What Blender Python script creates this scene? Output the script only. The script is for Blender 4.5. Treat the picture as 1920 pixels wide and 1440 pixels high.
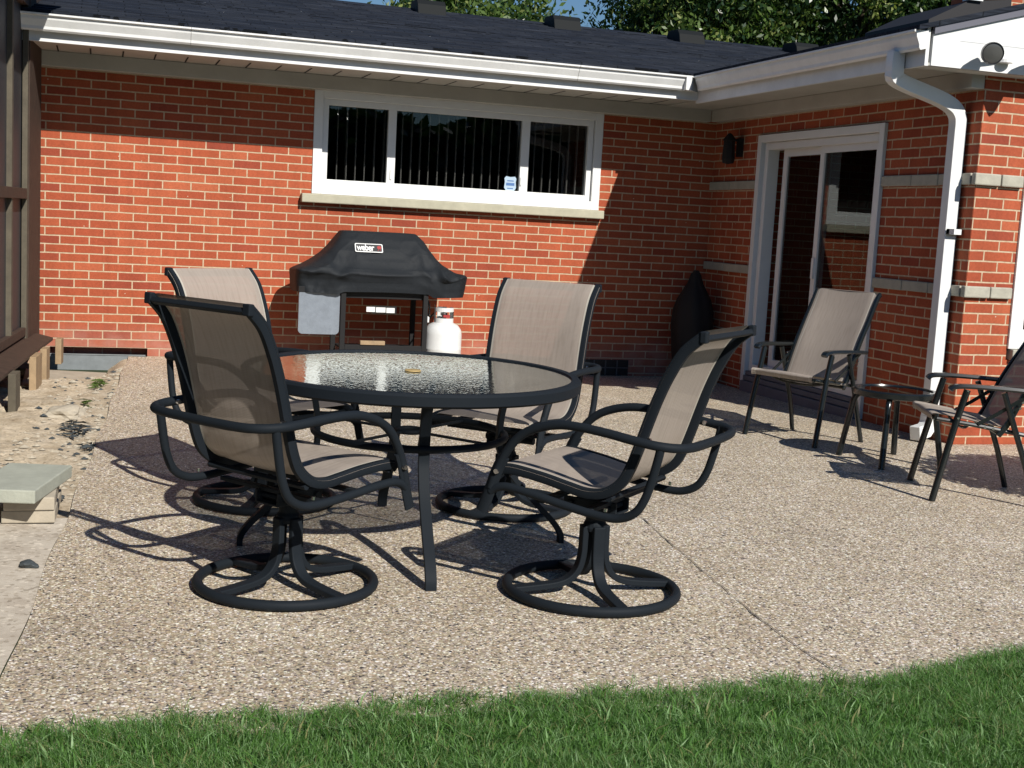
import bpy, math, random
import numpy as np
from mathutils import Vector, Matrix, noise
random.seed(7); rng = np.random.default_rng(7)
for o in list(bpy.data.objects): bpy.data.objects.remove(o)
S = bpy.context.scene
COL = S.collection
R = math.radians

# ------------------------------------------------------------------ camera
YAW, PITCH, ROLL, HCAM = .3177, .1239, .0543, 1.27
cy, sy, cp, sp, cr, sr = math.cos(YAW), math.sin(YAW), math.cos(PITCH), math.sin(PITCH), math.cos(ROLL), math.sin(ROLL)
F_ = Vector((sy*cp, cy*cp, -sp)); R_ = Vector((cy, -sy, 0)); U_ = R_.cross(F_)
R_, U_ = cr*R_+sr*U_, -sr*R_+cr*U_
cd = bpy.data.cameras.new('camera'); cam = bpy.data.objects.new('camera', cd); COL.objects.link(cam)
M = Matrix(((R_.x, U_.x, -F_.x, 0), (R_.y, U_.y, -F_.y, 0), (R_.z, U_.z, -F_.z, HCAM), (0, 0, 0, 1)))
cam.matrix_world = M
cd.sensor_width = 36; cd.lens = 2386/1920*36; cd.clip_end = 500; cd.clip_start = .05
S.camera = cam
# ------------------------------------------------------------------ light
SUN = Vector((.33, -1.29, 1.0)).normalized()
EL = math.asin(SUN.z); AZ = math.atan2(SUN.x, SUN.y)
w = bpy.data.worlds.new("World"); S.world = w; w.use_nodes = True
nt = w.node_tree; bg = nt.nodes['Background']
sky = nt.nodes.new('ShaderNodeTexSky'); sky.sky_type = 'NISHITA'; sky.sun_disc = False
sky.sun_elevation = EL; sky.sun_rotation = AZ; sky.air_density = 1.25; sky.dust_density = 0; sky.ozone_density = 9.0
nt.links.new(sky.outputs[0], bg.inputs[0]); bg.inputs[1].default_value = .06
sd = bpy.data.lights.new('sun', 'SUN'); sd.energy = 5.0; sd.angle = R(.5); sd.color = (1, .95, .87)
so = bpy.data.objects.new('sun', sd); COL.objects.link(so)
so.rotation_euler = SUN.to_track_quat('Z', 'Y').to_euler(); so.location = (3, -8, 12)
S.view_settings.view_transform = 'Standard'; S.view_settings.look = 'None'; S.view_settings.exposure = .12; S.view_settings.gamma = 1
S.render.engine = 'CYCLES'
S.cycles.max_bounces = 8; S.cycles.diffuse_bounces = 1; S.cycles.transparent_max_bounces = 16

# ------------------------------------------------------------------ helpers
def tag(o, label=None, cat=None, group=None, kind=None):
    if label: o['label'] = label
    if cat: o['category'] = cat
    if group: o['group'] = group
    if kind: o['kind'] = kind
    return o
def empty(name, loc=(0, 0, 0), rz=0, label=None, cat=None, group=None):
    o = bpy.data.objects.new(name, None); COL.objects.link(o); o.location = loc; o.rotation_euler = (0, 0, rz)
    o.empty_display_size = .1
    return tag(o, label, cat, group)
class MB:
    def __init__(s): s.v = []; s.f = []; s.m = []; s.p = []
    def add(s, v, f, m=0):
        n = len(s.v); s.p.append((n, len(s.f))); s.v += [tuple(p) for p in v]; s.f += [tuple(i+n for i in q) for q in f]; s.m += [m]*len(f); return s
    def box(s, a, b, m=0):
        x0, y0, z0 = a; x1, y1, z1 = b
        return s.add([(x0,y0,z0),(x1,y0,z0),(x1,y1,z0),(x0,y1,z0),(x0,y0,z1),(x1,y0,z1),(x1,y1,z1),(x0,y1,z1)],
              [(0,3,2,1),(4,5,6,7),(0,1,5,4),(1,2,6,5),(2,3,7,6),(3,0,4,7)], m)
    def prism(s, poly, axis, a, b, m=0):
        # poly: list of 2D; axis: extrude axis 0/1/2
        def pt(p, t):
            return {0: (t, p[0], p[1]), 1: (p[0], t, p[1]), 2: (p[0], p[1], t)}[axis]
        n = len(poly)
        v = [pt(p, a) for p in poly]+[pt(p, b) for p in poly]
        f = [tuple(range(n)), tuple(range(2*n-1, n-1, -1))]+[(i, (i+1) % n+0, (i+1) % n+n, i+n) for i in range(n)]
        return s.add(v, f, m)
    def sweep(s, pts, sec, closed=False, up=None, m=0, cap=True):
        """sweep 2D section (list of (a,b)) along pts; a along side, b along up-ish"""
        P = [Vector(p) for p in pts]; n = len(P); k = len(sec); rings = []
        T = []
        for i in range(n):
            if closed: t = P[(i+1) % n]-P[i-1]
            else: t = P[min(i+1, n-1)]-P[max(i-1, 0)]
            T.append(t.normalized())
        if up is not None: nrm = Vector(up)
        else:
            nrm = Vector((0, 0, 1)) if abs(T[0].z) < .9 else Vector((1, 0, 0))
        for i in range(n):
            u = nrm - T[i]*nrm.dot(T[i])
            if u.length < 1e-5: u = T[i].orthogonal()
            u.normalize()
            if up is None: nrm = u
            a = T[i].cross(u)
            rings.append([P[i]+a*q[0]+u*q[1] for q in sec])
        v = [p for r in rings for p in r]; f = []
        for i in range(n if closed else n-1):
            j = (i+1) % n
            for q in range(k): f.append((i*k+q, i*k+(q+1) % k, j*k+(q+1) % k, j*k+q))
        if not closed and cap: f += [tuple(range(k-1, -1, -1)), tuple((n-1)*k+q for q in range(k))]
        return s.add(v, f, m)
    def tube(s, pts, r, seg=10, closed=False, m=0):
        sec = [(r*math.cos(2*math.pi*i/seg), r*math.sin(2*math.pi*i/seg)) for i in range(seg)]
        return s.sweep(pts, sec, closed, None, m)
    def lathe(s, prof, c=(0, 0, 0), seg=28, m=0):
        n = len(prof); v = []; f = []
        for r, z in prof:
            for i in range(seg):
                a = 2*math.pi*i/seg; v.append((c[0]+r*math.cos(a), c[1]+r*math.sin(a), c[2]+z))
        for j in range(n-1):
            for i in range(seg):
                f.append((j*seg+i, j*seg+(i+1) % seg, (j+1)*seg+(i+1) % seg, (j+1)*seg+i))
        return s.add(v, f, m)
    def build(s, name, mats, parent=None, smooth=False, bevel=0, loc=None):
        me = bpy.data.meshes.new(name); me.from_pydata(s.v, [], s.f)
        if not isinstance(mats, (list, tuple)): mats = [mats]
        for mt in mats: me.materials.append(mt)
        me.polygons.foreach_set('material_index', s.m)
        import bmesh
        bm = bmesh.new(); bm.from_mesh(me); bmesh.ops.recalc_face_normals(bm, faces=bm.faces); bm.to_mesh(me); bm.free()
        if smooth:
            me.polygons.foreach_set('use_smooth', [True]*len(me.polygons))
            try: me.set_sharp_from_angle(angle=R(40))
            except Exception: pass
        me.update()
        o = bpy.data.objects.new(name, me); COL.objects.link(o)
        if parent: o.parent = parent
        if loc: o.location = loc
        if bevel:
            b = o.modifiers.new('b', 'BEVEL'); b.width = bevel; b.segments = 2; b.limit_method = 'ANGLE'
        return o
def parts(mb, name, mats, parent=None, smooth=False, bevel=0):
    """one object per piece that was added to mb"""
    out = []; starts = mb.p
    for k, (v0, f0) in enumerate(starts):
        v1, f1 = starts[k+1] if k+1 < len(starts) else (len(mb.v), len(mb.f))
        q = MB(); q.v = mb.v[v0:v1]; q.f = [tuple(i-v0 for i in f) for f in mb.f[f0:f1]]; q.m = mb.m[f0:f1]
        out.append(q.build(name, mats, parent, smooth, bevel))
    return out
def smooth_path(pts, n=8, closed=False):
    P = [np.array(p, float) for p in pts]; out = []
    N = len(P)
    for i in range(N if closed else N-1):
        if closed: p0, p1, p2, p3 = P[i-1], P[i], P[(i+1) % N], P[(i+2) % N]
        else: p0, p1, p2, p3 = P[max(i-1, 0)], P[i], P[i+1], P[min(i+2, N-1)]
        for k in range(n):
            t = k/n
            out.append(tuple(.5*((2*p1)+(p2-p0)*t+(2*p0-5*p1+4*p2-p3)*t*t+(3*p1-p0-3*p2+p3)*t**3)))
    if not closed: out.append(tuple(P[-1]))
    return out
def copy_tree(o, parent=None):
    c = o.copy(); COL.objects.link(c); c.parent = parent
    for ch in list(o.children): copy_tree(ch, c)
    return c

# ------------------------------------------------------------------ materials
def mat(name, col=(.5, .5, .5), rough=.6, metal=0, spec=.5, bump=0, bscale=200, var=0, vscale=8):
    m = bpy.data.materials.new(name); m.use_nodes = True; n = m.node_tree; b = n.nodes['Principled BSDF']
    b.inputs['Base Color'].default_value = (*col, 1); b.inputs['Roughness'].default_value = rough
    b.inputs['Metallic'].default_value = metal; b.inputs['Specular IOR Level'].default_value = spec
    tc = n.nodes.new('ShaderNodeTexCoord')
    if var:
        nz = n.nodes.new('ShaderNodeTexNoise'); nz.inputs['Scale'].default_value = vscale; nz.inputs['Detail'].default_value = 8; nz.inputs['Roughness'].default_value = .65
        n.links.new(tc.outputs['Object'], nz.inputs['Vector'])
        mr = n.nodes.new('ShaderNodeMapRange'); mr.inputs[1].default_value = .3; mr.inputs[2].default_value = .7
        mr.inputs[3].default_value = 1-var; mr.inputs[4].default_value = 1+var
        n.links.new(nz.outputs[0], mr.inputs[0])
        hs = n.nodes.new('ShaderNodeVectorMath'); hs.operation = 'SCALE'; hs.inputs[0].default_value = col
        n.links.new(mr.outputs[0], hs.inputs['Scale']); n.links.new(hs.outputs[0], b.inputs['Base Color'])
    if bump:
        nz = n.nodes.new('ShaderNodeTexNoise'); nz.inputs['Scale'].default_value = bscale; nz.inputs['Detail'].default_value = 4
        n.links.new(tc.outputs['Object'], nz.inputs['Vector'])
        bp = n.nodes.new('ShaderNodeBump'); bp.inputs['Strength'].default_value = bump; bp.inputs['Distance'].default_value = .002
        n.links.new(nz.outputs[0], bp.inputs['Height']); n.links.new(bp.outputs[0], b.inputs['Normal'])
    return m
def N(nt, typ, **kw):
    n = nt.nodes.new(typ)
    for k, v in kw.items():
        if k.startswith('i_'):
            key = k[2:]; key = int(key) if key.isdigit() else key.replace('_', ' ')
            n.inputs[key].default_value = v
        else: setattr(n, k, v)
    return n
def ramp(nt, stops, interp='LINEAR'):
    r = nt.nodes.new('ShaderNodeValToRGB'); r.color_ramp.interpolation = interp
    e = r.color_ramp.elements
    while len(e) > 1: e.remove(e[0])
    e[0].position = stops[0][0]; e[0].color = (*stops[0][1], 1)
    for p, c in stops[1:]:
        q = e.new(p); q.color = (*c, 1)
    return r

BL, BC = .2209, .0677
def brick_mat(name, axis, stain=True):
    m = bpy.data.materials.new(name); m.use_nodes = True; n = m.node_tree; L = n.links; b = n.nodes['Principled BSDF']
    b.inputs['Roughness'].default_value = .85; b.inputs['Specular IOR Level'].default_value = .25
    tc = N(n, 'ShaderNodeTexCoord'); sx = N(n, 'ShaderNodeSeparateXYZ'); L.new(tc.outputs['Object'], sx.inputs[0])
    # slight waviness of the laid courses
    nw = N(n, 'ShaderNodeTexNoise', i_Scale=9.0, i_Detail=3.0); L.new(tc.outputs['Object'], nw.inputs['Vector'])
    nws = N(n, 'ShaderNodeMath', operation='MULTIPLY_ADD', i_1=.006, i_2=-.003); L.new(nw.outputs[0], nws.inputs[0])
    au = N(n, 'ShaderNodeMath', operation='ADD'); av = N(n, 'ShaderNodeMath', operation='ADD')
    L.new(sx.outputs[axis], au.inputs[0]); au.inputs[1].default_value = (.294+BL/2) if axis == 0 else .05
    L.new(sx.outputs[2], av.inputs[0]); av.inputs[1].default_value = -.9318+BC*20
    au2 = N(n, 'ShaderNodeMath', operation='ADD', i_1=BL*60); L.new(au.outputs[0], au2.inputs[0])
    av2 = N(n, 'ShaderNodeMath', operation='ADD'); L.new(av.outputs[0], av2.inputs[0]); L.new(nws.outputs[0], av2.inputs[1])
    cb = N(n, 'ShaderNodeCombineXYZ'); L.new(au2.outputs[0], cb.inputs[0]); L.new(av2.outputs[0], cb.inputs[1])
    bt = N(n, 'ShaderNodeTexBrick', offset=.5, offset_frequency=2, squash=1)
    bt.inputs['Scale'].default_value = 1; bt.inputs['Brick Width'].default_value = BL; bt.inputs['Row Height'].default_value = BC
    bt.inputs['Mortar Size'].default_value = .0057; bt.inputs['Mortar Smooth'].default_value = .15; bt.inputs['Bias'].default_value = 0
    bt.inputs['Color1'].default_value = (0, 0, 0, 1); bt.inputs['Color2'].default_value = (1, 1, 1, 1); bt.inputs['Mortar'].default_value = (.5, .5, .5, 1)
    L.new(cb.outputs[0], bt.inputs['Vector'])
    rp = ramp(n, [(0, (.30, .062, .034)), (.07, (.325, .068, .035)), (.14, (.365, .079, .037)), (.6, (.395, .090, .040)), (.85, (.42, .10, .045)), (1, (.45, .12, .056))])
    L.new(bt.outputs['Color'], rp.inputs[0])
    nf = N(n, 'ShaderNodeTexNoise', i_Scale=60.0, i_Detail=8.0, i_Roughness=.7); L.new(tc.outputs['Object'], nf.inputs['Vector'])
    mrf = N(n, 'ShaderNodeMapRange', i_1=.3, i_2=.7, i_3=.84, i_4=1.14); L.new(nf.outputs[0], mrf.inputs[0])
    vm = N(n, 'ShaderNodeVectorMath', operation='SCALE'); L.new(rp.outputs[0], vm.inputs[0]); L.new(mrf.outputs[0], vm.inputs['Scale'])
    mps = N(n, 'ShaderNodeMapping'); mps.inputs['Scale'].default_value = (5, 5, .55); L.new(tc.outputs['Object'], mps.inputs[0])
    nst = N(n, 'ShaderNodeTexNoise', i_Scale=1.0, i_Detail=7.0, i_Roughness=.65); L.new(mps.outputs[0], nst.inputs['Vector'])
    mst = N(n, 'ShaderNodeMapRange', i_1=.32, i_2=.68, i_3=.84, i_4=1.10); L.new(nst.outputs[0], mst.inputs[0])
    vm0 = vm; vm = N(n, 'ShaderNodeVectorMath', operation='SCALE'); L.new(vm0.outputs[0], vm.inputs[0]); L.new(mst.outputs[0], vm.inputs['Scale'])
    nm = N(n, 'ShaderNodeTexNoise', i_Scale=35.0, i_Detail=6.0); L.new(tc.outputs['Object'], nm.inputs['Vector'])
    rm = ramp(n, [(.3, (.46, .34, .22)), (.7, (.64, .49, .34))]); L.new(nm.outputs[0], rm.inputs[0])
    mx = N(n, 'ShaderNodeMix', data_type='RGBA'); L.new(bt.outputs['Fac'], mx.inputs[0]); L.new(vm.outputs[0], mx.inputs[6]); L.new(rm.outputs[0], mx.inputs[7])
    out = mx.outputs[2]
    if stain:
        # pale chalky bloom on the lowest courses
        mz = N(n, 'ShaderNodeMapRange', i_1=.12, i_2=.36, i_3=.62, i_4=0.0); mz.interpolation_type = 'SMOOTHSTEP'; L.new(sx.outputs[2], mz.inputs[0])
        ns = N(n, 'ShaderNodeTexNoise', i_Scale=7.0, i_Detail=6.0); L.new(tc.outputs['Object'], ns.inputs['Vector'])
        mn = N(n, 'ShaderNodeMapRange', i_1=.35, i_2=.65, i_3=.35, i_4=1.0); L.new(ns.outputs[0], mn.inputs[0])
        mm = N(n, 'ShaderNodeMath', operation='MULTIPLY'); L.new(mz.outputs[0], mm.inputs[0]); L.new(mn.outputs[0], mm.inputs[1])
        mx2 = N(n, 'ShaderNodeMix', data_type='RGBA'); L.new(mm.outputs[0], mx2.inputs[0]); L.new(out, mx2.inputs[6]); mx2.inputs[7].default_value = (.46, .25, .20, 1)
        out = mx2.outputs[2]
    # tiny chips of mortar splash
    vo = N(n, 'ShaderNodeTexVoronoi', i_Scale=7.0); L.new(tc.outputs['Object'], vo.inputs['Vector'])
    lt = N(n, 'ShaderNodeMath', operation='LESS_THAN', i_1=.035); L.new(vo.outputs['Distance'], lt.inputs[0])
    mx3 = N(n, 'ShaderNodeMix', data_type='RGBA'); L.new(lt.outputs[0], mx3.inputs[0]); L.new(out, mx3.inputs[6]); mx3.inputs[7].default_value = (.6, .45, .33, 1)
    L.new(mx3.outputs[2], b.inputs['Base Color'])
    inv = N(n, 'ShaderNodeMath', operation='MULTIPLY_ADD', i_1=-1.0, i_2=1.0); L.new(bt.outputs['Fac'], inv.inputs[0])
    ad = N(n, 'ShaderNodeMath', operation='MULTIPLY_ADD', i_1=.18); L.new(nf.outputs[0], ad.inputs[0]); L.new(inv.outputs[0], ad.inputs[2])
    bp = N(n, 'ShaderNodeBump', i_Strength=.9, i_Distance=.005); L.new(ad.outputs[0], bp.inputs['Height']); L.new(bp.outputs[0], b.inputs['Normal'])
    return m
brickX = brick_mat('brick_x', 0); brickY = brick_mat('brick_y', 1, False); brickF = brick_mat('brick_f', 0, False)

white = mat('white_paint', (.78, .79, .78), .45, var=.09, vscale=5)
whiteTrim = mat('white_vinyl', (.82, .83, .82), .4, var=.03, vscale=5)
soffitM = mat('soffit', (.50, .49, .45), .7, var=.08, vscale=4)
frameM = mat('bronze_black_metal', (.013, .017, .022), .6, spec=.10, bump=.2, bscale=900)
glossyBlack = mat('gloss_black_metal', (.008, .011, .012), .22, spec=.6)
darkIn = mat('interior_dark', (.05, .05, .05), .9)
blindM = mat('blind_vane', (.75, .75, .71), .6)
stoneM = mat('lime_stone', (.42, .40, .33), .85, bump=.6, bscale=60, var=.14, vscale=14)
sillM = mat('sill_stone', (.44, .42, .32), .8, bump=.4, bscale=50, var=.12, vscale=9)
concM = mat('concrete', (.42, .37, .29), .9, bump=.8, bscale=70, var=.14, vscale=10)
greenConc = mat('green_grey_concrete', (.37, .385, .325), .9, bump=.8, bscale=80, var=.12, vscale=12)
coverM = mat('cover_cloth', (.016, .019, .023), .6, spec=.16, bump=.4, bscale=500)
tankM = mat('tank_white', (.72, .73, .72), .3, var=.04, vscale=20)
greyPanel = mat('grey_side_table', (.20, .23, .27), .45, bump=.5, bscale=120, var=.14, vscale=18)
brownWood = mat('brown_wood', (.050, .030, .020), .75, bump=.5, bscale=80, var=.3, vscale=12)
tanWood = mat('tan_wood', (.34, .24, .14), .8, bump=.5, bscale=60, var=.2, vscale=10)
greyWood = mat('grey_wood', (.10, .085, .06), .8, bump=.5, bscale=60, var=.25, vscale=10)
screenM = mat('screen_mesh', (.032, .036, .043), .55, var=.08, vscale=3)
thresholdM = mat('threshold', (.16, .17, .20), .7, var=.1, vscale=10)
redM = mat('logo_red', (.35, .03, .03), .6)
steel = mat('bolt_steel', (.6, .6, .6), .25, metal=1)
blackBag = mat('black_cloth', (.006, .006, .007), .8)
plugM = mat('tan_plug', (.42, .30, .12), .5)
rockM = mat('dark_rock', (.05, .06, .065), .7, bump=.6, bscale=60)

def glass_pane(name, tint=(.02, .025, .025), rough=.0, trans=.55):
    m = bpy.data.materials.new(name); m.use_nodes = True; n = m.node_tree; L = n.links
    for q in list(n.nodes):
        if q.type == 'BSDF_PRINCIPLED': n.nodes.remove(q)
    out = n.nodes['Material Output']
    t = N(n, 'ShaderNodeBsdfTransparent'); t.inputs[0].default_value = (trans, trans, trans, 1)
    g = N(n, 'ShaderNodeBsdfGlossy'); g.inputs['Roughness'].default_value = rough; g.inputs[0].default_value = (.9, .95, .95, 1)
    ge = N(n, 'ShaderNodeNewGeometry'); dt = N(n, 'ShaderNodeVectorMath', operation='DOT_PRODUCT'); L.new(ge.outputs['Normal'], dt.inputs[0]); L.new(ge.outputs['Incoming'], dt.inputs[1])
    av = N(n, 'ShaderNodeMath', operation='ABSOLUTE'); L.new(dt.outputs['Value'], av.inputs[0]); iv = N(n, 'ShaderNodeMath', operation='SUBTRACT', i_0=1.0); L.new(av.outputs[0], iv.inputs[1])
    fr = N(n, 'ShaderNodeMath', operation='POWER', i_1=5.0); L.new(iv.outputs[0], fr.inputs[0])
    ad = N(n, 'ShaderNodeMath', operation='MULTIPLY_ADD', i_1=.95, i_2=.045); L.new(fr.outputs[0], ad.inputs[0])
    mx = N(n, 'ShaderNodeMixShader'); L.new(ad.outputs[0], mx.inputs[0]); L.new(t.outputs[0], mx.inputs[1]); L.new(g.outputs[0], mx.inputs[2]); L.new(mx.outputs[0], out.inputs[0])
    return m
paneM = glass_pane('window_glass')
# pebbled table glass
def table_glass():
    m = glass_pane('pebbled_glass', trans=.61); n = m.node_tree; L = n.links
    tc = N(n, 'ShaderNodeTexCoord')
    v = N(n, 'ShaderNodeTexVoronoi', i_Scale=75.0); v.feature = 'SMOOTH_F1'; L.new(tc.outputs['Object'], v.inputs['Vector'])
    nz = N(n, 'ShaderNodeTexNoise', i_Scale=45.0, i_Detail=2.0); L.new(tc.outputs['Object'], nz.inputs['Vector'])
    a = N(n, 'ShaderNodeMath', operation='ADD'); L.new(v.outputs['Distance'], a.inputs[0]); L.new(nz.outputs[0], a.inputs[1])
    bp = N(n, 'ShaderNodeBump', i_Strength=.20, i_Distance=.0012); L.new(a.outputs[0], bp.inputs['Height'])
    for q in n.nodes:
        if q.type == 'BSDF_GLOSSY': L.new(bp.outputs[0], q.inputs['Normal']); q.inputs['Roughness'].default_value = .03
        if q.type == 'MATH' and q.operation == 'MULTIPLY_ADD': q.inputs[1].default_value = 1.2; q.inputs[2].default_value = .07
    return m
tglass = table_glass()
smokeGlass = glass_pane('smoked_glass', trans=.10)

def sling_mat():
    m = bpy.data.materials.new('sling_fabric'); m.use_nodes = True; n = m.node_tree; L = n.links
    for q in list(n.nodes):
        if q.type == 'BSDF_PRINCIPLED': n.nodes.remove(q)
    out = n.nodes['Material Output']
    uv = N(n, 'ShaderNodeUVMap'); sx = N(n, 'ShaderNodeSeparateXYZ'); L.new(uv.outputs[0], sx.inputs[0])
    # u = metres across, v = metres along
    ab = N(n, 'ShaderNodeMath', operation='ABSOLUTE'); L.new(sx.outputs[0], ab.inputs[0])
    hem = N(n, 'ShaderNodeMath', operation='GREATER_THAN', i_1=.205); L.new(ab.outputs[0], hem.inputs[0])
    hem2 = N(n, 'ShaderNodeMath', operation='LESS_THAN', i_1=.212); L.new(ab.outputs[0], hem2.inputs[0])
    hl = N(n, 'ShaderNodeMath', operation='MULTIPLY'); L.new(hem.outputs[0], hl.inputs[0]); L.new(hem2.outputs[0], hl.inputs[1])
    nz = N(n, 'ShaderNodeTexNoise', i_Scale=1.0, i_Detail=5.0); mp = N(n, 'ShaderNodeMapping'); mp.inputs['Scale'].default_value = (90, 9, 1); L.new(uv.outputs[0], mp.inputs[0]); L.new(mp.outputs[0], nz.inputs['Vector'])
    r = ramp(n, [(.25, (.31, .265, .225)), (.5, (.36, .31, .268)), (.75, (.385, .33, .285))]); L.new(nz.outputs[0], r.inputs[0])
    mx = N(n, 'ShaderNodeMix', data_type='RGBA'); L.new(hl.outputs[0], mx.inputs[0]); L.new(r.outputs[0], mx.inputs[6]); mx.inputs[7].default_value = (.46, .43, .37, 1)
    wv = N(n, 'ShaderNodeTexWave', wave_type='BANDS', bands_direction='Y', i_Scale=55.0, i_Distortion=.6); L.new(uv.outputs[0], wv.inputs['Vector'])
    d = N(n, 'ShaderNodeBsdfDiffuse'); L.new(mx.outputs[2], d.inputs[0])
    bp = N(n, 'ShaderNodeBump', i_Strength=.25, i_Distance=.0008); L.new(wv.outputs['Fac'], bp.inputs['Height']); L.new(bp.outputs[0], d.inputs['Normal'])
    tl = N(n, 'ShaderNodeBsdfTranslucent'); tl.inputs[0].default_value = (.12, .09, .05, 1)
    tp = N(n, 'ShaderNodeBsdfTransparent')
    m1 = N(n, 'ShaderNodeMixShader', i_0=.06); L.new(d.outputs[0], m1.inputs[1]); L.new(tl.outputs[0], m1.inputs[2])
    # open weave: the threads leave small gaps
    mo = N(n, 'ShaderNodeMapRange', i_1=.0, i_2=1.0, i_3=.02, i_4=.09); L.new(wv.outputs['Fac'], mo.inputs[0])
    nh = N(n, 'ShaderNodeMath', operation='LESS_THAN', i_1=.205); L.new(ab.outputs[0], nh.inputs[0])
    hf = N(n, 'ShaderNodeMath', operation='MULTIPLY'); L.new(mo.outputs[0], hf.inputs[0]); L.new(nh.outputs[0], hf.inputs[1])
    m2 = N(n, 'ShaderNodeMixShader'); L.new(hf.outputs[0], m2.inputs[0]); L.new(m1.outputs[0], m2.inputs[1]); L.new(tp.outputs[0], m2.inputs[2])
    L.new(m2.outputs[0], out.inputs[0])
    return m
slingM = sling_mat()

def gravel_mat():
    m = bpy.data.materials.new('exposed_aggregate'); m.use_nodes = True; n = m.node_tree; L = n.links; b = n.nodes['Principled BSDF']
    b.inputs['Roughness'].default_value = .6; b.inputs['Specular IOR Level'].default_value = .3
    tc = N(n, 'ShaderNodeTexCoord')
    nd = N(n, 'ShaderNodeTexNoise', i_Scale=55.0, i_Detail=2.0); L.new(tc.outputs['Object'], nd.inputs['Vector'])
    sc = N(n, 'ShaderNodeVectorMath', operation='SCALE', i_Scale=.012); L.new(nd.outputs['Color'], sc.inputs[0])
    ad = N(n, 'ShaderNodeVectorMath', operation='ADD'); L.new(tc.outputs['Object'], ad.inputs[0]); L.new(sc.outputs[0], ad.inputs[1])
    v = N(n, 'ShaderNodeTexVoronoi', i_Scale=112.0, i_Randomness=1.0); L.new(ad.outputs[0], v.inputs['Vector'])
    v2 = N(n, 'ShaderNodeTexVoronoi', i_Scale=185.0, i_Randomness=1.0); L.new(ad.outputs[0], v2.inputs['Vector'])
    def cellcol(vn, stops):
        s = N(n, 'ShaderNodeSeparateXYZ'); L.new(vn.outputs['Color'], s.inputs[0]); r = ramp(n, stops); L.new(s.outputs[0], r.inputs[0]); return r, s
    stops = [(0, (.03, .03, .04)), (.10, (.08, .075, .085)), (.19, (.22, .18, .16)), (.32, (.42, .35, .27)), (.5, (.50, .43, .345)), (.66, (.58, .51, .42)), (.80, (.74, .66, .55)), (.9, (.9, .85, .75)), (1, (1.0, .99, .95))]
    r1, s1 = cellcol(v, stops); r2, s2 = cellcol(v2, stops)
    hue = ramp(n, [(0, (1.06, .95, .90)), (.25, (1.03, 1.0, .88)), (.5, (.96, 1.02, .96)), (.75, (.98, .98, 1.08)), (1, (1.0, 1.0, 1.0))]); L.new(s1.outputs[2], hue.inputs[0])
    th = N(n, 'ShaderNodeMath', operation='GREATER_THAN', i_1=.55); L.new(s1.outputs[1], th.inputs[0])
    mx = N(n, 'ShaderNodeMix', data_type='RGBA'); L.new(th.outputs[0], mx.inputs[0]); L.new(r1.outputs[0], mx.inputs[6]); L.new(r2.outputs[0], mx.inputs[7])
    # cement between
    dm = N(n, 'ShaderNodeMapRange', i_1=.42, i_2=.75, i_3=0, i_4=1); dm.interpolation_type = 'SMOOTHSTEP'; L.new(v.outputs['Distance'], dm.inputs[0])
    mx2 = N(n, 'ShaderNodeMix', data_type='RGBA'); L.new(dm.outputs[0], mx2.inputs[0]); L.new(mx.outputs[2], mx2.inputs[6]); mx2.inputs[7].default_value = (.34, .29, .225, 1)
    # large soft blotches
    nb = N(n, 'ShaderNodeTexNoise', i_Scale=1.5, i_Detail=7.0, i_Roughness=.66, i_Distortion=.6); L.new(tc.outputs['Object'], nb.inputs['Vector'])
    rb = ramp(n, [(.3, (.92, .89, .85)), (.42, (1.03, 1.0, .95)), (.55, (1.10, 1.07, 1.02)), (.70, (1.22, 1.22, 1.22))]); L.new(nb.outputs[0], rb.inputs[0])
    mh = N(n, 'ShaderNodeVectorMath', operation='MULTIPLY'); L.new(mx2.outputs[2], mh.inputs[0]); L.new(hue.outputs[0], mh.inputs[1])
    mul = N(n, 'ShaderNodeVectorMath', operation='MULTIPLY'); L.new(mh.outputs[0], mul.inputs[0]); L.new(rb.outputs[0], mul.inputs[1])
    L.new(mul.outputs[0], b.inputs['Base Color'])
    iv = N(n, 'ShaderNodeMath', operation='MULTIPLY', i_1=-1.0); L.new(v.outputs['Distance'], iv.inputs[0])
    bp = N(n, 'ShaderNodeBump', i_Strength=.5, i_Distance=.003); L.new(iv.outputs[0], bp.inputs['Height']); L.new(bp.outputs[0], b.inputs['Normal'])
    return m
gravelM = gravel_mat()
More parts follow.
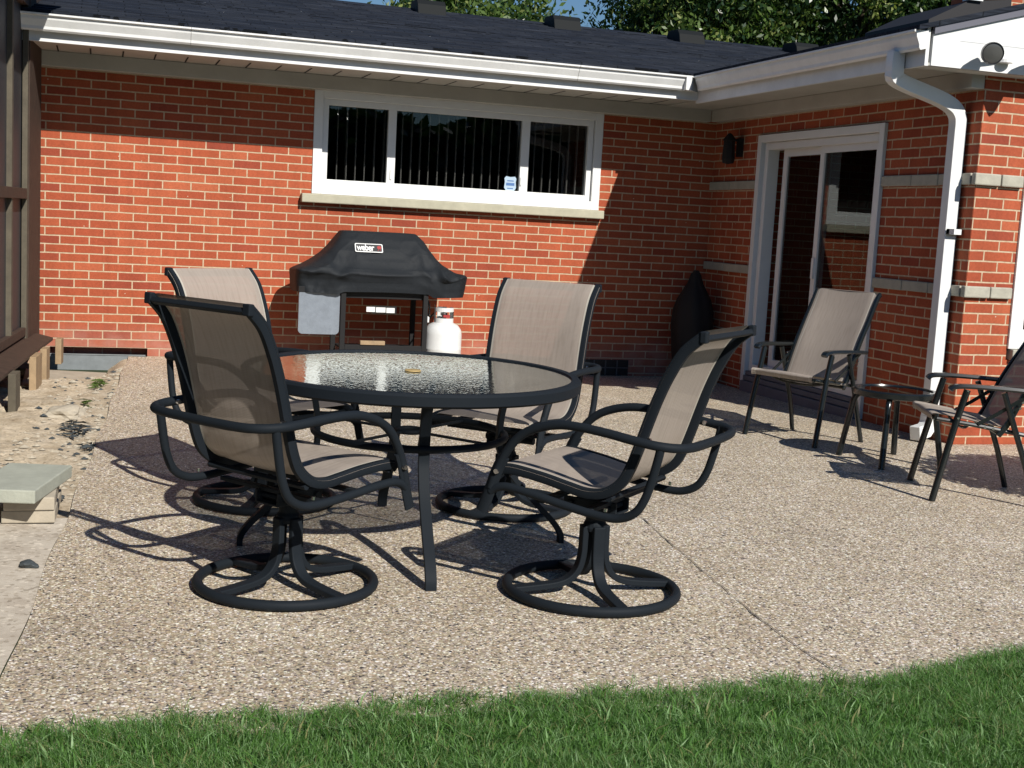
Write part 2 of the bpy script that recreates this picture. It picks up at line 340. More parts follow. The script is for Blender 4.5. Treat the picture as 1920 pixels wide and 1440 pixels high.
def soil_mat(name, sandy=True):
    m = bpy.data.materials.new(name); m.use_nodes = True; n = m.node_tree; L = n.links; b = n.nodes['Principled BSDF']
    b.inputs['Roughness'].default_value = .95; b.inputs['Specular IOR Level'].default_value = .15
    tc = N(n, 'ShaderNodeTexCoord')
    a = N(n, 'ShaderNodeTexNoise', i_Scale=6.0, i_Detail=9.0, i_Roughness=.65); L.new(tc.outputs['Object'], a.inputs['Vector'])
    r = ramp(n, [(.3, (.36, .28, .19)), (.5, (.54, .45, .33)), (.7, (.64, .55, .43))] if sandy else [(.3, (.44, .38, .31)), (.5, (.54, .48, .40)), (.7, (.61, .55, .46))]); L.new(a.outputs[0], r.inputs[0])
    v = N(n, 'ShaderNodeTexVoronoi', i_Scale=70.0); L.new(tc.outputs['Object'], v.inputs['Vector'])
    s = N(n, 'ShaderNodeSeparateXYZ'); L.new(v.outputs['Color'], s.inputs[0])
    r2 = ramp(n, [(0, (.62, .60, .58)), (.07, (.85, .83, .80)), (.3, (1, 1, 1)), (.85, (1, 1, 1)), (1, (1.3, 1.3, 1.3))]); L.new(s.outputs[0], r2.inputs[0])
    mu = N(n, 'ShaderNodeVectorMath', operation='MULTIPLY'); L.new(r.outputs[0], mu.inputs[0]); L.new(r2.outputs[0], mu.inputs[1])
    L.new(mu.outputs[0], b.inputs['Base Color'])
    c = N(n, 'ShaderNodeTexNoise', i_Scale=40.0, i_Detail=8.0, i_Roughness=.7); L.new(tc.outputs['Object'], c.inputs['Vector'])
    bp = N(n, 'ShaderNodeBump', i_Strength=.8 if sandy else .35, i_Distance=.012 if sandy else .005); L.new(c.outputs[0], bp.inputs['Height']); L.new(bp.outputs[0], b.inputs['Normal'])
    return m
sandM = soil_mat('sandy_soil'); stripM = soil_mat('worn_concrete', False)
def shingle_mat():
    m = bpy.data.materials.new('asphalt_shingle'); m.use_nodes = True; n = m.node_tree; L = n.links; b = n.nodes['Principled BSDF']
    b.inputs['Roughness'].default_value = .85; b.inputs['Specular IOR Level'].default_value = .15
    tc = N(n, 'ShaderNodeTexCoord')
    bt = N(n, 'ShaderNodeTexBrick', offset=.37, offset_frequency=2)
    for k, v in (('Scale', 1), ('Brick Width', .31), ('Row Height', .125), ('Mortar Size', .004), ('Mortar Smooth', .3), ('Bias', 0)): bt.inputs[k].default_value = v
    bt.inputs['Color1'].default_value = (.013, .017, .027, 1); bt.inputs['Color2'].default_value = (.023, .027, .037, 1); bt.inputs['Mortar'].default_value = (.004, .005, .007, 1)
    nw = N(n, 'ShaderNodeTexNoise', i_Scale=5.0, i_Detail=4.0); L.new(tc.outputs['Object'], nw.inputs['Vector'])
    sc = N(n, 'ShaderNodeVectorMath', operation='SCALE', i_Scale=.06); L.new(nw.outputs['Color'], sc.inputs[0])
    ad = N(n, 'ShaderNodeVectorMath', operation='ADD'); L.new(tc.outputs['Object'], ad.inputs[0]); L.new(sc.outputs[0], ad.inputs[1])
    L.new(ad.outputs[0], bt.inputs['Vector'])
    mp = N(n, 'ShaderNodeMapping'); mp.inputs['Scale'].default_value = (3, 45, 45); L.new(tc.outputs['Object'], mp.inputs[0])
    nz = N(n, 'ShaderNodeTexNoise', i_Scale=1.0, i_Detail=6.0, i_Roughness=.7); L.new(mp.outputs[0], nz.inputs['Vector'])
    mr = N(n, 'ShaderNodeMapRange', i_1=.3, i_2=.7, i_3=.4, i_4=1.7); L.new(nz.outputs[0], mr.inputs[0])
    vm = N(n, 'ShaderNodeVectorMath', operation='SCALE'); L.new(bt.outputs['Color'], vm.inputs[0]); L.new(mr.outputs[0], vm.inputs['Scale'])
    vo = N(n, 'ShaderNodeTexVoronoi', i_Scale=3.2); L.new(tc.outputs['Object'], vo.inputs['Vector'])
    lt = N(n, 'ShaderNodeMath', operation='LESS_THAN', i_1=.022); L.new(vo.outputs['Distance'], lt.inputs[0])
    mx = N(n, 'ShaderNodeMix', data_type='RGBA'); L.new(lt.outputs[0], mx.inputs[0]); L.new(vm.outputs[0], mx.inputs[6]); mx.inputs[7].default_value = (.6, .6, .6, 1)  # pale specks: glints on the shingles, painted into the colour
    L.new(mx.outputs[2], b.inputs['Base Color'])
    bp = N(n, 'ShaderNodeBump', i_Strength=.7, i_Distance=.01); L.new(nz.outputs[0], bp.inputs['Height']); L.new(bp.outputs[0], b.inputs['Normal'])
    return m
shingleM = shingle_mat()
def leaf_mat(name, col, trans=.3, rough=.5):
    m = bpy.data.materials.new(name); m.use_nodes = True; n = m.node_tree; L = n.links; b = n.nodes['Principled BSDF']
    b.inputs['Base Color'].default_value = (*col, 1); b.inputs['Roughness'].default_value = rough; b.inputs['Specular IOR Level'].default_value = .4
    t = N(n, 'ShaderNodeBsdfTranslucent'); t.inputs[0].default_value = (col[0]*1.3, col[1]*1.5, col[2]*.8, 1)
    mx = N(n, 'ShaderNodeMixShader', i_0=trans); L.new(b.outputs[0], mx.inputs[1]); L.new(t.outputs[0], mx.inputs[2]); L.new(mx.outputs[0], n.nodes['Material Output'].inputs[0])
    return m
barkM = mat('bark', (.10, .075, .055), .9, bump=.8, bscale=30, var=.3, vscale=6)
lawnM = mat('lawn_soil', (.018, .035, .010), .95, var=.4, vscale=12)
grassM = [leaf_mat('grass_a', (.065, .16, .030), .35), leaf_mat('grass_b', (.115, .25, .050), .35), leaf_mat('grass_c', (.22, .37, .15), .3), leaf_mat('grass_d', (.24, .25, .10), .3)]

# ------------------------------------------------------------------ setting
D, W = 10.686, 5.333
def sm(t): t = min(1, max(0, t)); return t*t*(3-2*t)
def gz(x, y):
    h = max(-.04, .062-.024*x) if x > -.2 else .06
    return sm((y-7)/3.5)*h
def edge_x(y): return -.26+(y-3.1)*.0655+.008*math.sin(y*5)
def grass_y(x): return 3.10+.03*math.sin(x*2.3)+.02*math.sin(x*7+1)+.09*sm((x-2.1)/.6)

# one large ground sheet to the horizon
b = MB(); b.add([(-160, -160, -.06), (160, -160, -.06), (160, 160, -.06), (-160, 160, -.06)], [(0, 1, 2, 3)])
g = b.build('ground', lawnM); tag(g, kind='structure')
def grid(name, xs, ys, zf, m, smooth=True):
    b = MB(); nx, ny = len(xs[0] if isinstance(xs[0], (list, np.ndarray)) else xs), len(ys)
    v = []
    for j, y in enumerate(ys):
        row = xs(y) if callable(xs) else (xs[j] if isinstance(xs[0], (list, np.ndarray)) else xs)
        for x in row: v.append((x, y, zf(x, y)))
    f = [(j*nx+i, j*nx+i+1, (j+1)*nx+i+1, (j+1)*nx+i) for j in range(ny-1) for i in range(nx-1)]
    b.add(v, f); return b.build(name, m, smooth=smooth)
ys = list(np.linspace(2.95, 10.68, 70))
b = MB(); v = []; nx = 90
for j in range(70):
    for i in range(nx):
        t = j/69; y = 3.05+t*(10.68-3.05); x = edge_x(y)+(5.32-edge_x(y))*i/(nx-1)
        y = (grass_y(x)-.09)*(1-t)+10.68*t; v.append((x, y, gz(x, y)))
b.add(v, [(j*nx+i, j*nx+i+1, (j+1)*nx+i+1, (j+1)*nx+i) for j in range(69) for i in range(nx-1)])
patio = b.build('patio', gravelM, smooth=True); tag(patio, kind='structure')
b = MB(); b.box((5.325, 3.25, -.05), (9.5, 6.94, -.0005)); p2 = b.build('patio', gravelM); tag(p2, kind='structure')
# expansion joint across the patio
jp = [(2.37, 5.5), (2.33, 5.14), (2.27, 4.72), (2.2, 4.2), (2.155, 3.85), (2.12, 3.57), (2.1, 3.12)]
jp = smooth_path([(x, y, 0) for x, y in jp], 14)
b = MB(); v = []; f = []
for i, (x, y, _) in enumerate(jp):
    wv = max(.0004, .0020+.0028*noise.noise((x*9, y*9, 0))); dx = .010*noise.noise((x*14, y*14, 5))
    v += [(x-wv+dx, y, .004+gz(x, y)), (x+wv+dx, y, .004+gz(x, y))]
    if i: f.append((2*i-2, 2*i-1, 2*i+1, 2*i))
b.add(v, f); jo = b.build('patio_joint', mat('joint_dark', (.14, .12, .10), .9)); tag(jo, kind='structure')
# worn concrete strip left of the patio and sandy soil beyond
ys = list(np.linspace(2.6, 5.35, 50))
rows = [list(edge_x(y)-np.linspace(1.6, 0, 30)) for y in ys]
cs = grid('concrete_strip', rows, ys, lambda x, y: -.004-.0+.004*noise.noise((x*4, y*4, 0)), stripM); tag(cs, kind='structure')
ys = list(np.linspace(5.25, 10.66, 200))
rows = [list(edge_x(y)+.03-np.linspace(1, 0, 90)**1.6*4.0) for y in ys]
def soilz(x, y):
    e = edge_x(y)-x; a = sm(e/.25)
    h = .028*noise.noise((x*3, y*3, 2))+.018*noise.noise((x*9, y*9, 4))+.010*noise.noise((x*24, y*24, 6))
    dip = -.10*sm((y-9.5)/.9)
    return gz(x, y)*.9*(1-a)-.012+a*(h+.01)+dip*a-.004
so_ = grid('sandy_soil', rows, ys, soilz, sandM); tag(so_, kind='structure')

# ------------------------------------------------------------------ lawn and grass
ysl = list(np.linspace(-30, 3.16, 120))
xsl = list(np.linspace(-18, 24, 160))
def lawnz(x, y): return -.018+.004*noise.noise((x*.7, y*.7, 0)) + (-.03 if y > grass_y(x)-.05 else 0)
lw = grid('lawn', xsl, ysl, lawnz, lawnM); tag(lw, kind='structure')
def grass_field(name, x0, x1, y0, n, seed, hmin, hmax, wid):
    r = np.random.default_rng(seed)
    x = r.uniform(x0, x1, n); u = r.uniform(0, 1, n)
    gy = 3.10+.03*np.sin(x*2.3)+.02*np.sin(x*7+1)+.09*np.clip((x-2.1)/.6, 0, 1)+.024*np.sin(x*23+2)*np.sin(x*11)+.016*np.sin(x*61+y0)+r.normal(0, .012, n)
    y = y0+(gy-y0+.07*r.random(n)**4)*u
    cl = np.sin(x*5.1+np.sin(y*7)*2)*np.cos(y*6.3+np.sin(x*4)*1.5)*.6+np.sin(x*19+np.sin(y*23)*2)*np.cos(y*21+x*7)*.7
    h = r.uniform(hmin, hmax, n)*(1+.38*cl); a = r.uniform(0, 2*np.pi, n); lean = r.uniform(.25, 1.5, n)*h*.9
    la = a+r.normal(0, .6, n)+.6*cl
    lx, ly = np.cos(la)*lean, np.sin(la)*lean
    wx, wy = np.cos(a+1.57)*wid*r.uniform(.6, 1.2, n), np.sin(a+1.57)*wid*r.uniform(.6, 1.2, n)
    z0 = -.012
    h = np.clip(h, .012, .058)
    V = np.zeros((n, 5, 3))
    V[:, 0] = np.stack([x-wx, y-wy, np.full(n, z0)], 1); V[:, 1] = np.stack([x+wx, y+wy, np.full(n, z0)], 1)
    V[:, 2] = np.stack([x+wx*.8+lx*.35, y+wy*.8+ly*.35, z0+h*.6], 1); V[:, 3] = np.stack([x-wx*.8+lx*.35, y-wy*.8+ly*.35, z0+h*.6], 1)
    V[:, 4] = np.stack([x+lx, y+ly, z0+h*np.sqrt(np.clip(1-(lean/h*.5)**2, .2, 1))], 1)
    me = bpy.data.meshes.new(name)
    idx = np.arange(n)*5
    loops = np.stack([idx, idx+1, idx+2, idx+3, idx+3, idx+2, idx+4], 1).ravel()
    me.vertices.add(n*5); me.vertices.foreach_set('co', V.ravel())
    me.loops.add(len(loops)); me.loops.foreach_set('vertex_index', loops.astype(np.int32))
    ls = np.stack([np.arange(n)*7, np.arange(n)*7+4], 1).ravel(); me.polygons.add(2*n); me.polygons.foreach_set('loop_start', ls.astype(np.int32))
    mi = r.choice(4, n, p=[.34, .36, .22, .08]); me.polygons.foreach_set('material_index', np.repeat(mi, 2).astype(np.int32))
    for q in grassM: me.materials.append(q)
    me.update(calc_edges=True); me.validate()
    o = bpy.data.objects.new(name, me); COL.objects.link(o)
    return tag(o, 'dense green lawn grass growing along the front edge of the patio', 'grass', kind='stuff')
gr = grass_field('grass', -1.0, 3.6, 2.0, 260000, 3, .024, .050, .0010)
gr2 = grass_field('grass', -5.0, 8.0, -1.5, 60000, 5, .045, .09, .003); gr2['label'] = 'sparser green lawn grass beyond the mown edge strip'

# ------------------------------------------------------------------ the house
house = empty('brick_house', (0, 0, 0), 0, 'single storey red brick house with dark shingle roof and white gutters around the patio', 'house')
T = .25; ZT = 2.42
WX0, WX1, WZ0, WZ1 = 1.672, 4.232, 1.445, 2.30      # window opening of the long wall
VX0, VX1, VZ1 = -.36, .385, .12                      # crawl opening
b = MB()
b.box((-7, D, VZ1), (WX0, D+T, ZT)); b.box((WX1, D, VZ1), (9.0, D+T, ZT)); b.box((WX0, D, VZ1), (WX1, D+T, WZ0)); b.box((WX0, D, WZ1), (WX1, D+T, ZT))
b.box((-7, D, -.4), (VX0, D+T, VZ1)); b.box((VX1, D, -.4), (9.0, D+T, VZ1)); b.box((VX0, D+.09, -.4), (VX1, D+T, VZ1-.0))
wall = b.build('wall', brickX, house)
# side wall of the wing with the patio door opening (plane X = W)
DY0, DY1, DZ0, DZ1 = 7.972, 9.82, 0.0, 2.138
b = MB()
b.box((W, 6.95, -.3), (W+T, DY0, ZT)); b.box((W, DY1, -.3), (W+T, D, ZT)); b.box((W, DY0, DZ1), (W+T, DY1, ZT))
b.build('wall', brickY, house)
# front wall of the wing (plane Y = 6.95) with its window
FX0, FX1, FZ0, FZ1 = 5.70, 7.9, .64, 2.30
b = MB()
b.box((W+.003, 6.947, -.3), (FX0, 6.95+T, ZT)); b.box((FX0, 6.947, -.3), (FX1, 6.95+T, FZ0-.075)); b.box((FX0, 6.947, FZ1), (FX1, 6.95+T, ZT)); b.box((FX1, 6.947, -.3), (10, 6.95+T, ZT))
b.build('wall', brickF, house)
b = MB(); b.box((10, 6.95, -.3), (10.2, 20, ZT)); b.box((-7, 19.8, -.3), (10.2, 20, ZT)); b.box((-7.2, D, -.3), (-7, 20, ZT)); b.build('wall', brickY, house)
# dark rooms behind the openings
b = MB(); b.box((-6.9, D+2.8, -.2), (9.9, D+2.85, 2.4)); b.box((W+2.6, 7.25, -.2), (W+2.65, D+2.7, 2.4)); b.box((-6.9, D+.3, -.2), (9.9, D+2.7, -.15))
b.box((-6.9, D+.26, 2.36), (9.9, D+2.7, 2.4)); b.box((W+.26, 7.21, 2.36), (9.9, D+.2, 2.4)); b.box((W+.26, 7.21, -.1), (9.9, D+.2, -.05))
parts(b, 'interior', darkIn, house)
# stone bands
for z0, z1 in ((1.686, 1.762), (.966, 1.040)):
    b = MB(); y = DY0
    segs = [(D-.002, 10.25), (10.24, DY1+.0)]
    ylist = [(D-.004, 10.30), (10.292, DY1+.004)]
    yy = DY0-.004
    for ln in (.36, .30, .34, .012): 
        if ln > .1: ylist.append((yy, max(6.955, yy-ln+.007))); yy -= ln
    for a, c in ylist: b.box((W-.022-random.random()*.006, min(a, c), z0+random.random()*.003), (W+.02, max(a, c), z1-random.random()*.003))
    parts(b, 'stone_band', stoneM, house, bevel=.006)
    b = MB(); xx = W-.028
    for ln in (.205, .175): b.box((xx, 6.918-random.random()*.006, z0), (xx+ln-.007, 6.96, z1)); xx += ln
    parts(b, 'stone_band', stoneM, house, bevel=.008)
# window of the long wall
def rect_frame(b, x0, x1, z0, z1, t, y0, y1):
    b.box((x0, y0, z0), (x0+t, y1, z1)); b.box((x1-t, y0, z0), (x1, y1, z1)); b.box((x0+t, y0, z0), (x1-t, y1, z0+t)); b.box((x0+t, y0, z1-t), (x1-t, y1, z1))
win = MB(); rect_frame(win, WX0, WX1, WZ0-.002, WZ1, .075, D-.012, D+.09)
win = win.build('window', whiteTrim, house, bevel=.003)
b = MB(); rect_frame(b, WX0+.078, WX1-.078, WZ0+.075, WZ1-.075, .048, D+.02, D+.10)
b.box((2.305, D+.028, WZ0+.122), (2.375, D+.095, WZ1-.122)); b.box((3.49, D+.028, WZ0+.122), (3.565, D+.095, WZ1-.122))
b.build('window_frame', whiteTrim, win, bevel=.002)
b = MB(); b.box((WX0+.12, D+.060, WZ0+.12), (WX1-.12, D+.064, WZ1-.12)); b.build('pane', paneM, win)
b = MB(); b.box((WX0-.09, D-.085, 1.368), (WX1+.03, D+.08, WZ0-.004)); b.build('sill', sillM, win, bevel=.008)
b = MB(); x = WX0+.15; i = 0
while x < WX1-.14:
    a = math.atan2(10.9, x)+R(4)+.05*math.sin(i*1.7); dx, dy = .044*math.cos(a), .044*math.sin(a); x += .080; i += 1; ox, oy = -.0045*math.sin(a), .0045*math.cos(a)
    b.prism([(x-dx-ox, D+.18-dy-oy), (x+dx-ox, D+.18+dy-oy), (x+dx+ox, D+.18+dy+oy), (x-dx+ox, D+.18-dy+oy)], 2, 1.50, 2.24)
parts(b, 'vertical_blind', blindM, win)
b = MB(); b.box((2.335, D+.018, 1.60), (2.350, D+.030, 1.68)); b.box((3.495, D+.016, 1.62), (3.508, D+.030, 1.69)); parts(b, 'latch', whiteTrim, win)
# alarm sticker on the glass: a small pale shield
b = MB(); cx_, cz_ = 3.415, 1.625; s_ = .001
oct_ = [(-.055, .05), (-.04, .068), (0, .062), (.04, .068), (.055, .05), (.05, .02), (.055, -.03), (.035, -.06), (0, -.075), (-.035, -.06), (-.055, -.03), (-.05, .02)]
b.prism([(cx_+x, cz_+z) for x, z in oct_], 1, D+.052, D+.0565); st = b.build('window_sticker', mat('sticker_pale', (.42, .55, .68), .5), win)
b = MB(); b.box((cx_-.038, D+.0505, cz_-.012), (cx_+.038, D+.0515, cz_+.012)); b.box((cx_-.03, D+.0505, cz_+.025), (cx_+.03, D+.0515, cz_+.034)); b.box((cx_-.028, D+.0505, cz_-.040), (cx_+.028, D+.0515, cz_-.032))
b.build('sticker_band', mat('sticker_blue', (.08, .18, .42), .5), st)
# crawl space hatch, low vents
b = MB(); b.box((-.36, D-.03, -.16), (.37, D-.012, .060)); b.box((-.36, D-.035, .060), (.37, D-.008, .068)); b.build('crawl_hatch', mat('galvanised', (.19, .21, .22), .55, metal=.0, var=.14, vscale=15), house, bevel=.002)
b = MB(); b.box((4.16, D-.006, -.04), (4.62, D+.01, .105)); hv = b.build('foundation_vent', mat('vent_black', (.012, .013, .015), .4), house)
b = MB()
for i in range(4): b.box((4.165+i*.1125, D-.014, -.035), (4.175+i*.1125, D-.004, .10))
b.box((4.165, D-.014, .028), (4.615, D-.0045, .036)); parts(b, 'vent_bar', mat('vent_grey', (.10, .10, .11), .5), hv)
b = MB(); b.box((1.745, D-.03, .105), (1.95, D-.001, .205)); 
# eaves: soffit, fascia, gutter, roof of the long wall
EY = 9.82; EXL = 4.66
b = MB(); b.box((-7, 9.955, 2.405), (4.775, D, 2.42)); b.box((4.79, 6.95, 2.395), (W, D, 2.41)); b.box((4.79, 6.80, 2.373), (10.3, 6.95, 2.39)); parts(b, 'soffit', soffitM, house)
b = MB(); x = -6.9
while x < 4.7: b.box((x, 10.2, 2.4025), (x+.012, 10.62, 2.4035)); x += .235
parts(b, 'soffit_vent', blackBag, house)
b = MB(); b.box((-7, D-.10, 2.29), (W-.1, D-.001, 2.404)); b.box((W-.10, 6.952, 2.29), (W-.001, D-.1, 2.394)); parts(b, 'frieze_board', soffitM, house, bevel=.004)
b = MB(); b.box((-7, 9.93, 2.40), (4.775, 9.955, 2.60)); b.box((4.765, 6.80, 2.37), (4.79, 9.955, 2.60))
b.box((-7, 9.925, 2.392), (4.75, 9.96, 2.40)); parts(b, 'fascia', white, house)
def gutter_prof(): return [(0, 0), (0, -.105), (-.055, -.118), (-.068, -.105), (-.070, -.085), (-.095, -.040), (-.098, -.018), (-.118, -.012), (-.118, 0), (-.112, 0), (-.110, -.006), (-.09, -.010), (-.062, -.08), (-.01, -.09), (-.008, 0)]
gp = gutter_prof()
b = MB(); b.prism([(9.93+p[0], 2.575+p[1]) for p in gp], 0, -7, 4.66)
b.build('gutter', white, house)
b = MB(); b.prism([(4.765+p[0]*.85, 2.575+p[1]) for p in gp], 1, 6.80, 9.82)
b.prism([(4.765+p[0]*.85, 2.575+p[1]) for p in gp[:9]], 1, 6.785, 6.799)
b.build('gutter', white, house)
b = MB(); b.prism([(4.765, 9.93), (4.645, 9.81), (4.60, 9.81), (4.60, 9.93)], 2, 2.458, 2.5755); b.build('gutter_corner', white, house)
RM, RY, RZ = .24, 13.35, 2.605+.24*(13.35-9.85)
# roof of the long wing: courses of shingles as real steps
b = MB(); nrow = 26; L_ = RY-9.85
for i in range(nrow):
    y0 = 9.85+L_*i/nrow; y1 = 9.85+L_*(i+1)/nrow; z0 = 2.605+RM*(y0-9.85); z1 = 2.605+RM*(y1-9.85)
    b.add([(-7.3, y0, z0), (9, y0, z0), (9, y1, z1-.006), (-7.3, y1, z1-.006)], [(0, 1, 2, 3)])
    if i: b.add([(-7.3, y0, z0-.006), (9, y0, z0-.006), (9, y0, z0), (-7.3, y0, z0)], [(0, 1, 2, 3)])
b.add([(-7.3, 9.85, 2.605), (9, 9.85, 2.605), (9, 9.85, 2.580), (-7.3, 9.85, 2.580)], [(0, 1, 2, 3)])
b.add([(-7.3, RY, RZ-.004), (9, RY, RZ-.004), (9, 17.5, 2.4), (-7.3, 17.5, 2.4)], [(0, 1, 2, 3)])
roof = b.build('roof', shingleM, house)
b = MB(); b.prism([(RY-.13, RZ-.035), (RY, RZ+.012), (RY+.13, RZ-.035)], 0, -7.3, 9); b.build('ridge_cap', shingleM, roof)
b = MB(); b.box((-7.3, 9.868, 2.555), (4.68, 9.93, 2.578)); b.build('drip_edge', mat('drip', (.03, .03, .035), .5), roof)
ventM = mat('vent_box', (.009, .011, .012), .7, spec=.2)
for x, y in ((4.66, 13.12), (6.05, 13.0), (7.48, 13.0), (3.22, 13.25)):
    z = 2.605+RM*(y-9.85); h = .10; q = MB()
    q.prism([(y-.19, z-.06), (y-.15, z+.05), (y-.10, z+h), (y+.15, z+h+.01), (y+.19, z)], 0, x-.15, x+.15)
    q.build('roof_vent', ventM, roof, bevel=.006)
# wing roof
WM = .272
def wz(x): return 2.600+WM*(x-4.68)
b = MB(); b.add([(4.68, 6.76, wz(4.68)), (9.6, 6.76, wz(9.6)), (9.6, 13, wz(9.6)), (4.68, 13-.0, wz(4.68)), (4.68, 6.76, wz(4.68)-.03), (9.6, 6.76, wz(9.6)-.03), (9.6, 13, wz(9.6)-.03), (4.68, 13, wz(4.68)-.03)],
      [(0, 1, 2, 3), (4, 7, 6, 5), (0, 4, 5, 1), (3, 2, 6, 7), (0, 3, 7, 4), (1, 5, 6, 2)])
b.add([(9.6, 6.76, wz(9.6)), (14.5, 6.76, wz(4.68)), (14.5, 13, wz(4.68)), (9.6, 13, wz(9.6))], [(0, 1, 2, 3)])
b.build('roof', shingleM, house)
b = MB(); b.prism([(4.80, wz(4.80)-.03), (9.6, wz(9.6)-.03), (9.6, wz(9.6)-.075), (4.80, wz(4.80)-.075)], 1, 6.772, 6.80); b.build('rake_trim', mat('rake_grey', (.13, .13, .16), .5), house)
b = MB(); b.prism([(4.805, 2.373), (9.6, 2.373), (9.6, wz(9.6)-.05), (4.805, wz(4.805)-.05)], 1, 6.79, 6.815)
b.build('gable_board', white, house)
b = MB(); b.box((5.0, 6.7885, 2.535), (9.5, 6.7905, 2.5365)); b.build('board_seam', mat('seam', (.45, .45, .45), .8), house)
# chimney with black flashing saddle
b = MB(); b.box((7.30, 9.30, 2.9), (8.6, 10.1, 4.6)); ch = b.build('chimney', brickF, house)
b = MB(); b.prism([(6.50, 2.95), (6.50, 3.145), (6.86, 3.325), (7.296, 3.385), (7.296, 2.95)], 1, 9.27, 10.2); b.build('chimney_saddle', mat('saddle', (.012, .011, .013), .6), ch)
b = MB(); b.box((6.86, 9.24, 3.335), (6.99, 9.34, 3.42)); b.build('flashing', white, ch)
for gx in (-3.0, .62, 3.66):
    b = MB(); b.prism([(9.93+p[0]*1.012-.0005, 2.575+p[1]*1.012) for p in gp[:9]], 0, gx, gx+.004); b.build('gutter_seam', mat('seam_grey', (.42, .42, .41), .6), house)
# downspout
def rect(w_, h_): return [(-w_/2, -h_/2), (w_/2, -h_/2), (w_/2, h_/2), (-w_/2, h_/2)]
path = smooth_path([(4.715, 7.03, 2.47), (4.715, 7.03, 2.36), (4.76, 7.045, 2.30), (5.14, 7.095, 2.21), (5.255, 7.10, 2.13), (5.268, 7.10, 2.0)], 6)+[(5.268, 7.10, 1.3), (5.268, 7.10, .16)]
ds = MB(); ds.sweep(path, rect(.088, .075), up=(0, 1, 0)); ds = ds.build('downspout', whiteTrim, house, bevel=.008)
b = MB(); b.sweep([(5.268, 7.10, .165), (5.262, 7.10, .11), (5.22, 7.08, .07), (5.12, 7.04, .055)], rect(.094, .08), up=(0, 1, 0)); b.build('spout_elbow', whiteTrim, ds, bevel=.006)
b = MB(); b.box((5.222, 7.02, 1.365), (5.318, 7.05, 1.40)); b.box((5.222, 6.97, 1.365), (5.228, 7.05, 1.40)); b.build('strap', whiteTrim, ds)
# patio door
door = MB(); yb, yt = DY0, DY1
def yframe(b, y0, y1, z0, z1, t, x0, x1, bottom=True):
    b.box((x0, y0, z0), (x1, y0+t, z1)); b.box((x0, y1-t, z0), (x1, y1, z1)); b.box((x0, y0+t, z1-t), (x1, y1-t, z1))
    if bottom: b.box((x0, y0+t, z0), (x1, y1-t, z0+t))
yframe(door, DY0, DY1, .0, DZ1, .062, W-.028, W+.03, False); yframe(door, DY0+.063, DY1-.063, .14, DZ1-.063, .06, W+.012, W+.12)
door = door.build('door', whiteTrim, house, bevel=.004)
b = MB(); yframe(b, 8.86, 9.56, .20, 2.02, .062, W+.085, W+.115); b.build('sliding_panel', whiteTrim, door)
b = MB(); yframe(b, DY0+.125, 8.92, .20, 2.02, .058, W+.045, W+.078); b.build('fixed_panel', whiteTrim, door)
b = MB(); b.box((W+.098, 8.93, .27), (W+.102, 9.50, 1.95)); b.box((W+.060, 8.155, .26), (W+.064, 8.87, 1.96)); parts(b, 'pane', paneM, door)
b = MB(); b.box((W+.03, 8.872, .98), (W+.046, 8.905, 1.14)); b.build('door_handle', whiteTrim, door)
for z0, z1, dx in ((.0, .055, .06), (.06, .10, .035), (.105, .138, .015)):
    b = MB(); b.box((W-dx, DY0+.063, z0-.05 if z0 == 0 else z0), (W+.02, DY1-.063, z1)); b.build('threshold', thresholdM, door, bevel=.003)
# lantern beside the door
lan = MB(); lan.lathe([(.0, .0), (.05, .01), (.06, .05), (.05, .20), (.065, .205), (.02, .26), (.0, .27)], (W-.12, 10.16, 1.90), 8); lan.box((W-.03, 10.12, 1.97), (W, 10.20, 2.13)); lan.box((W-.12, 10.15, 2.10), (W-.02, 10.17, 2.12))
lan.build('wall_lantern', blackBag, house)
# floodlights on the gable board
fl = MB(); fl.lathe([(.0, .012), (.056, .012), (.064, .0), (.067, .02), (.066, .04), (.045, .10), (.026, .14), (.0, .145)], (0, 0, 0), 28)
fl = fl.build('floodlight', mat('flood_rim', (.03, .03, .035), .35), house, smooth=True); fl.rotation_euler = Vector((.45, .86, .20)).to_track_quat('Z', 'Y').to_euler(); fl.location = (5.10, 6.60, 2.45)
b = MB(); b.lathe([(.0, -.0005), (.040, .001), (.0575, .006)], (0, 0, 0), 28); b.build('lens', mat('lens', (.10, .10, .095), .15), fl, smooth=True)
b = MB(); b.tube(smooth_path([(5.15, 6.72, 2.46), (5.21, 6.76, 2.44), (5.29, 6.77, 2.45)], 5), .012, 8); b.lathe([(0, 0), (.05, 0), (.05, .02), (0, .022)], (5.32, 6.77, 2.43), 16); b.build('bracket', whiteTrim, house)
fl2 = MB(); fl2.lathe([(.0, .012), (.056, .012), (.064, .0), (.067, .02), (.066, .04), (.045, .10), (.026, .14), (.0, .145)], (0, 0, 0), 28)
fl2 = fl2.build('floodlight', whiteTrim, house, smooth=True); fl2.rotation_euler = (R(-70), 0, R(-50)); fl2.location = (5.44, 6.60, 2.45)
# window of the wing
fw = MB(); rect_frame(fw, FX0, FX1, FZ0, FZ1, .075, 6.93, 7.02)
fw = fw.build('window', whiteTrim, house, bevel=.003)
b = MB(); rect_frame(b, FX0+.078, FX1-.078, FZ0+.076, FZ1-.076, .05, 6.965, 7.03); b.build('window_frame', whiteTrim, fw)
b = MB(); b.box((FX0+.12, 7.0, FZ0+.12), (FX1-.12, 7.004, FZ1-.12)); b.build('pane', paneM, fw)
b = MB(); b.box((FX0+.02, 6.905, FZ0-.074), (FX1+.03, 7.02, FZ0-.003)); b.build('sill', stoneM, fw, bevel=.006)
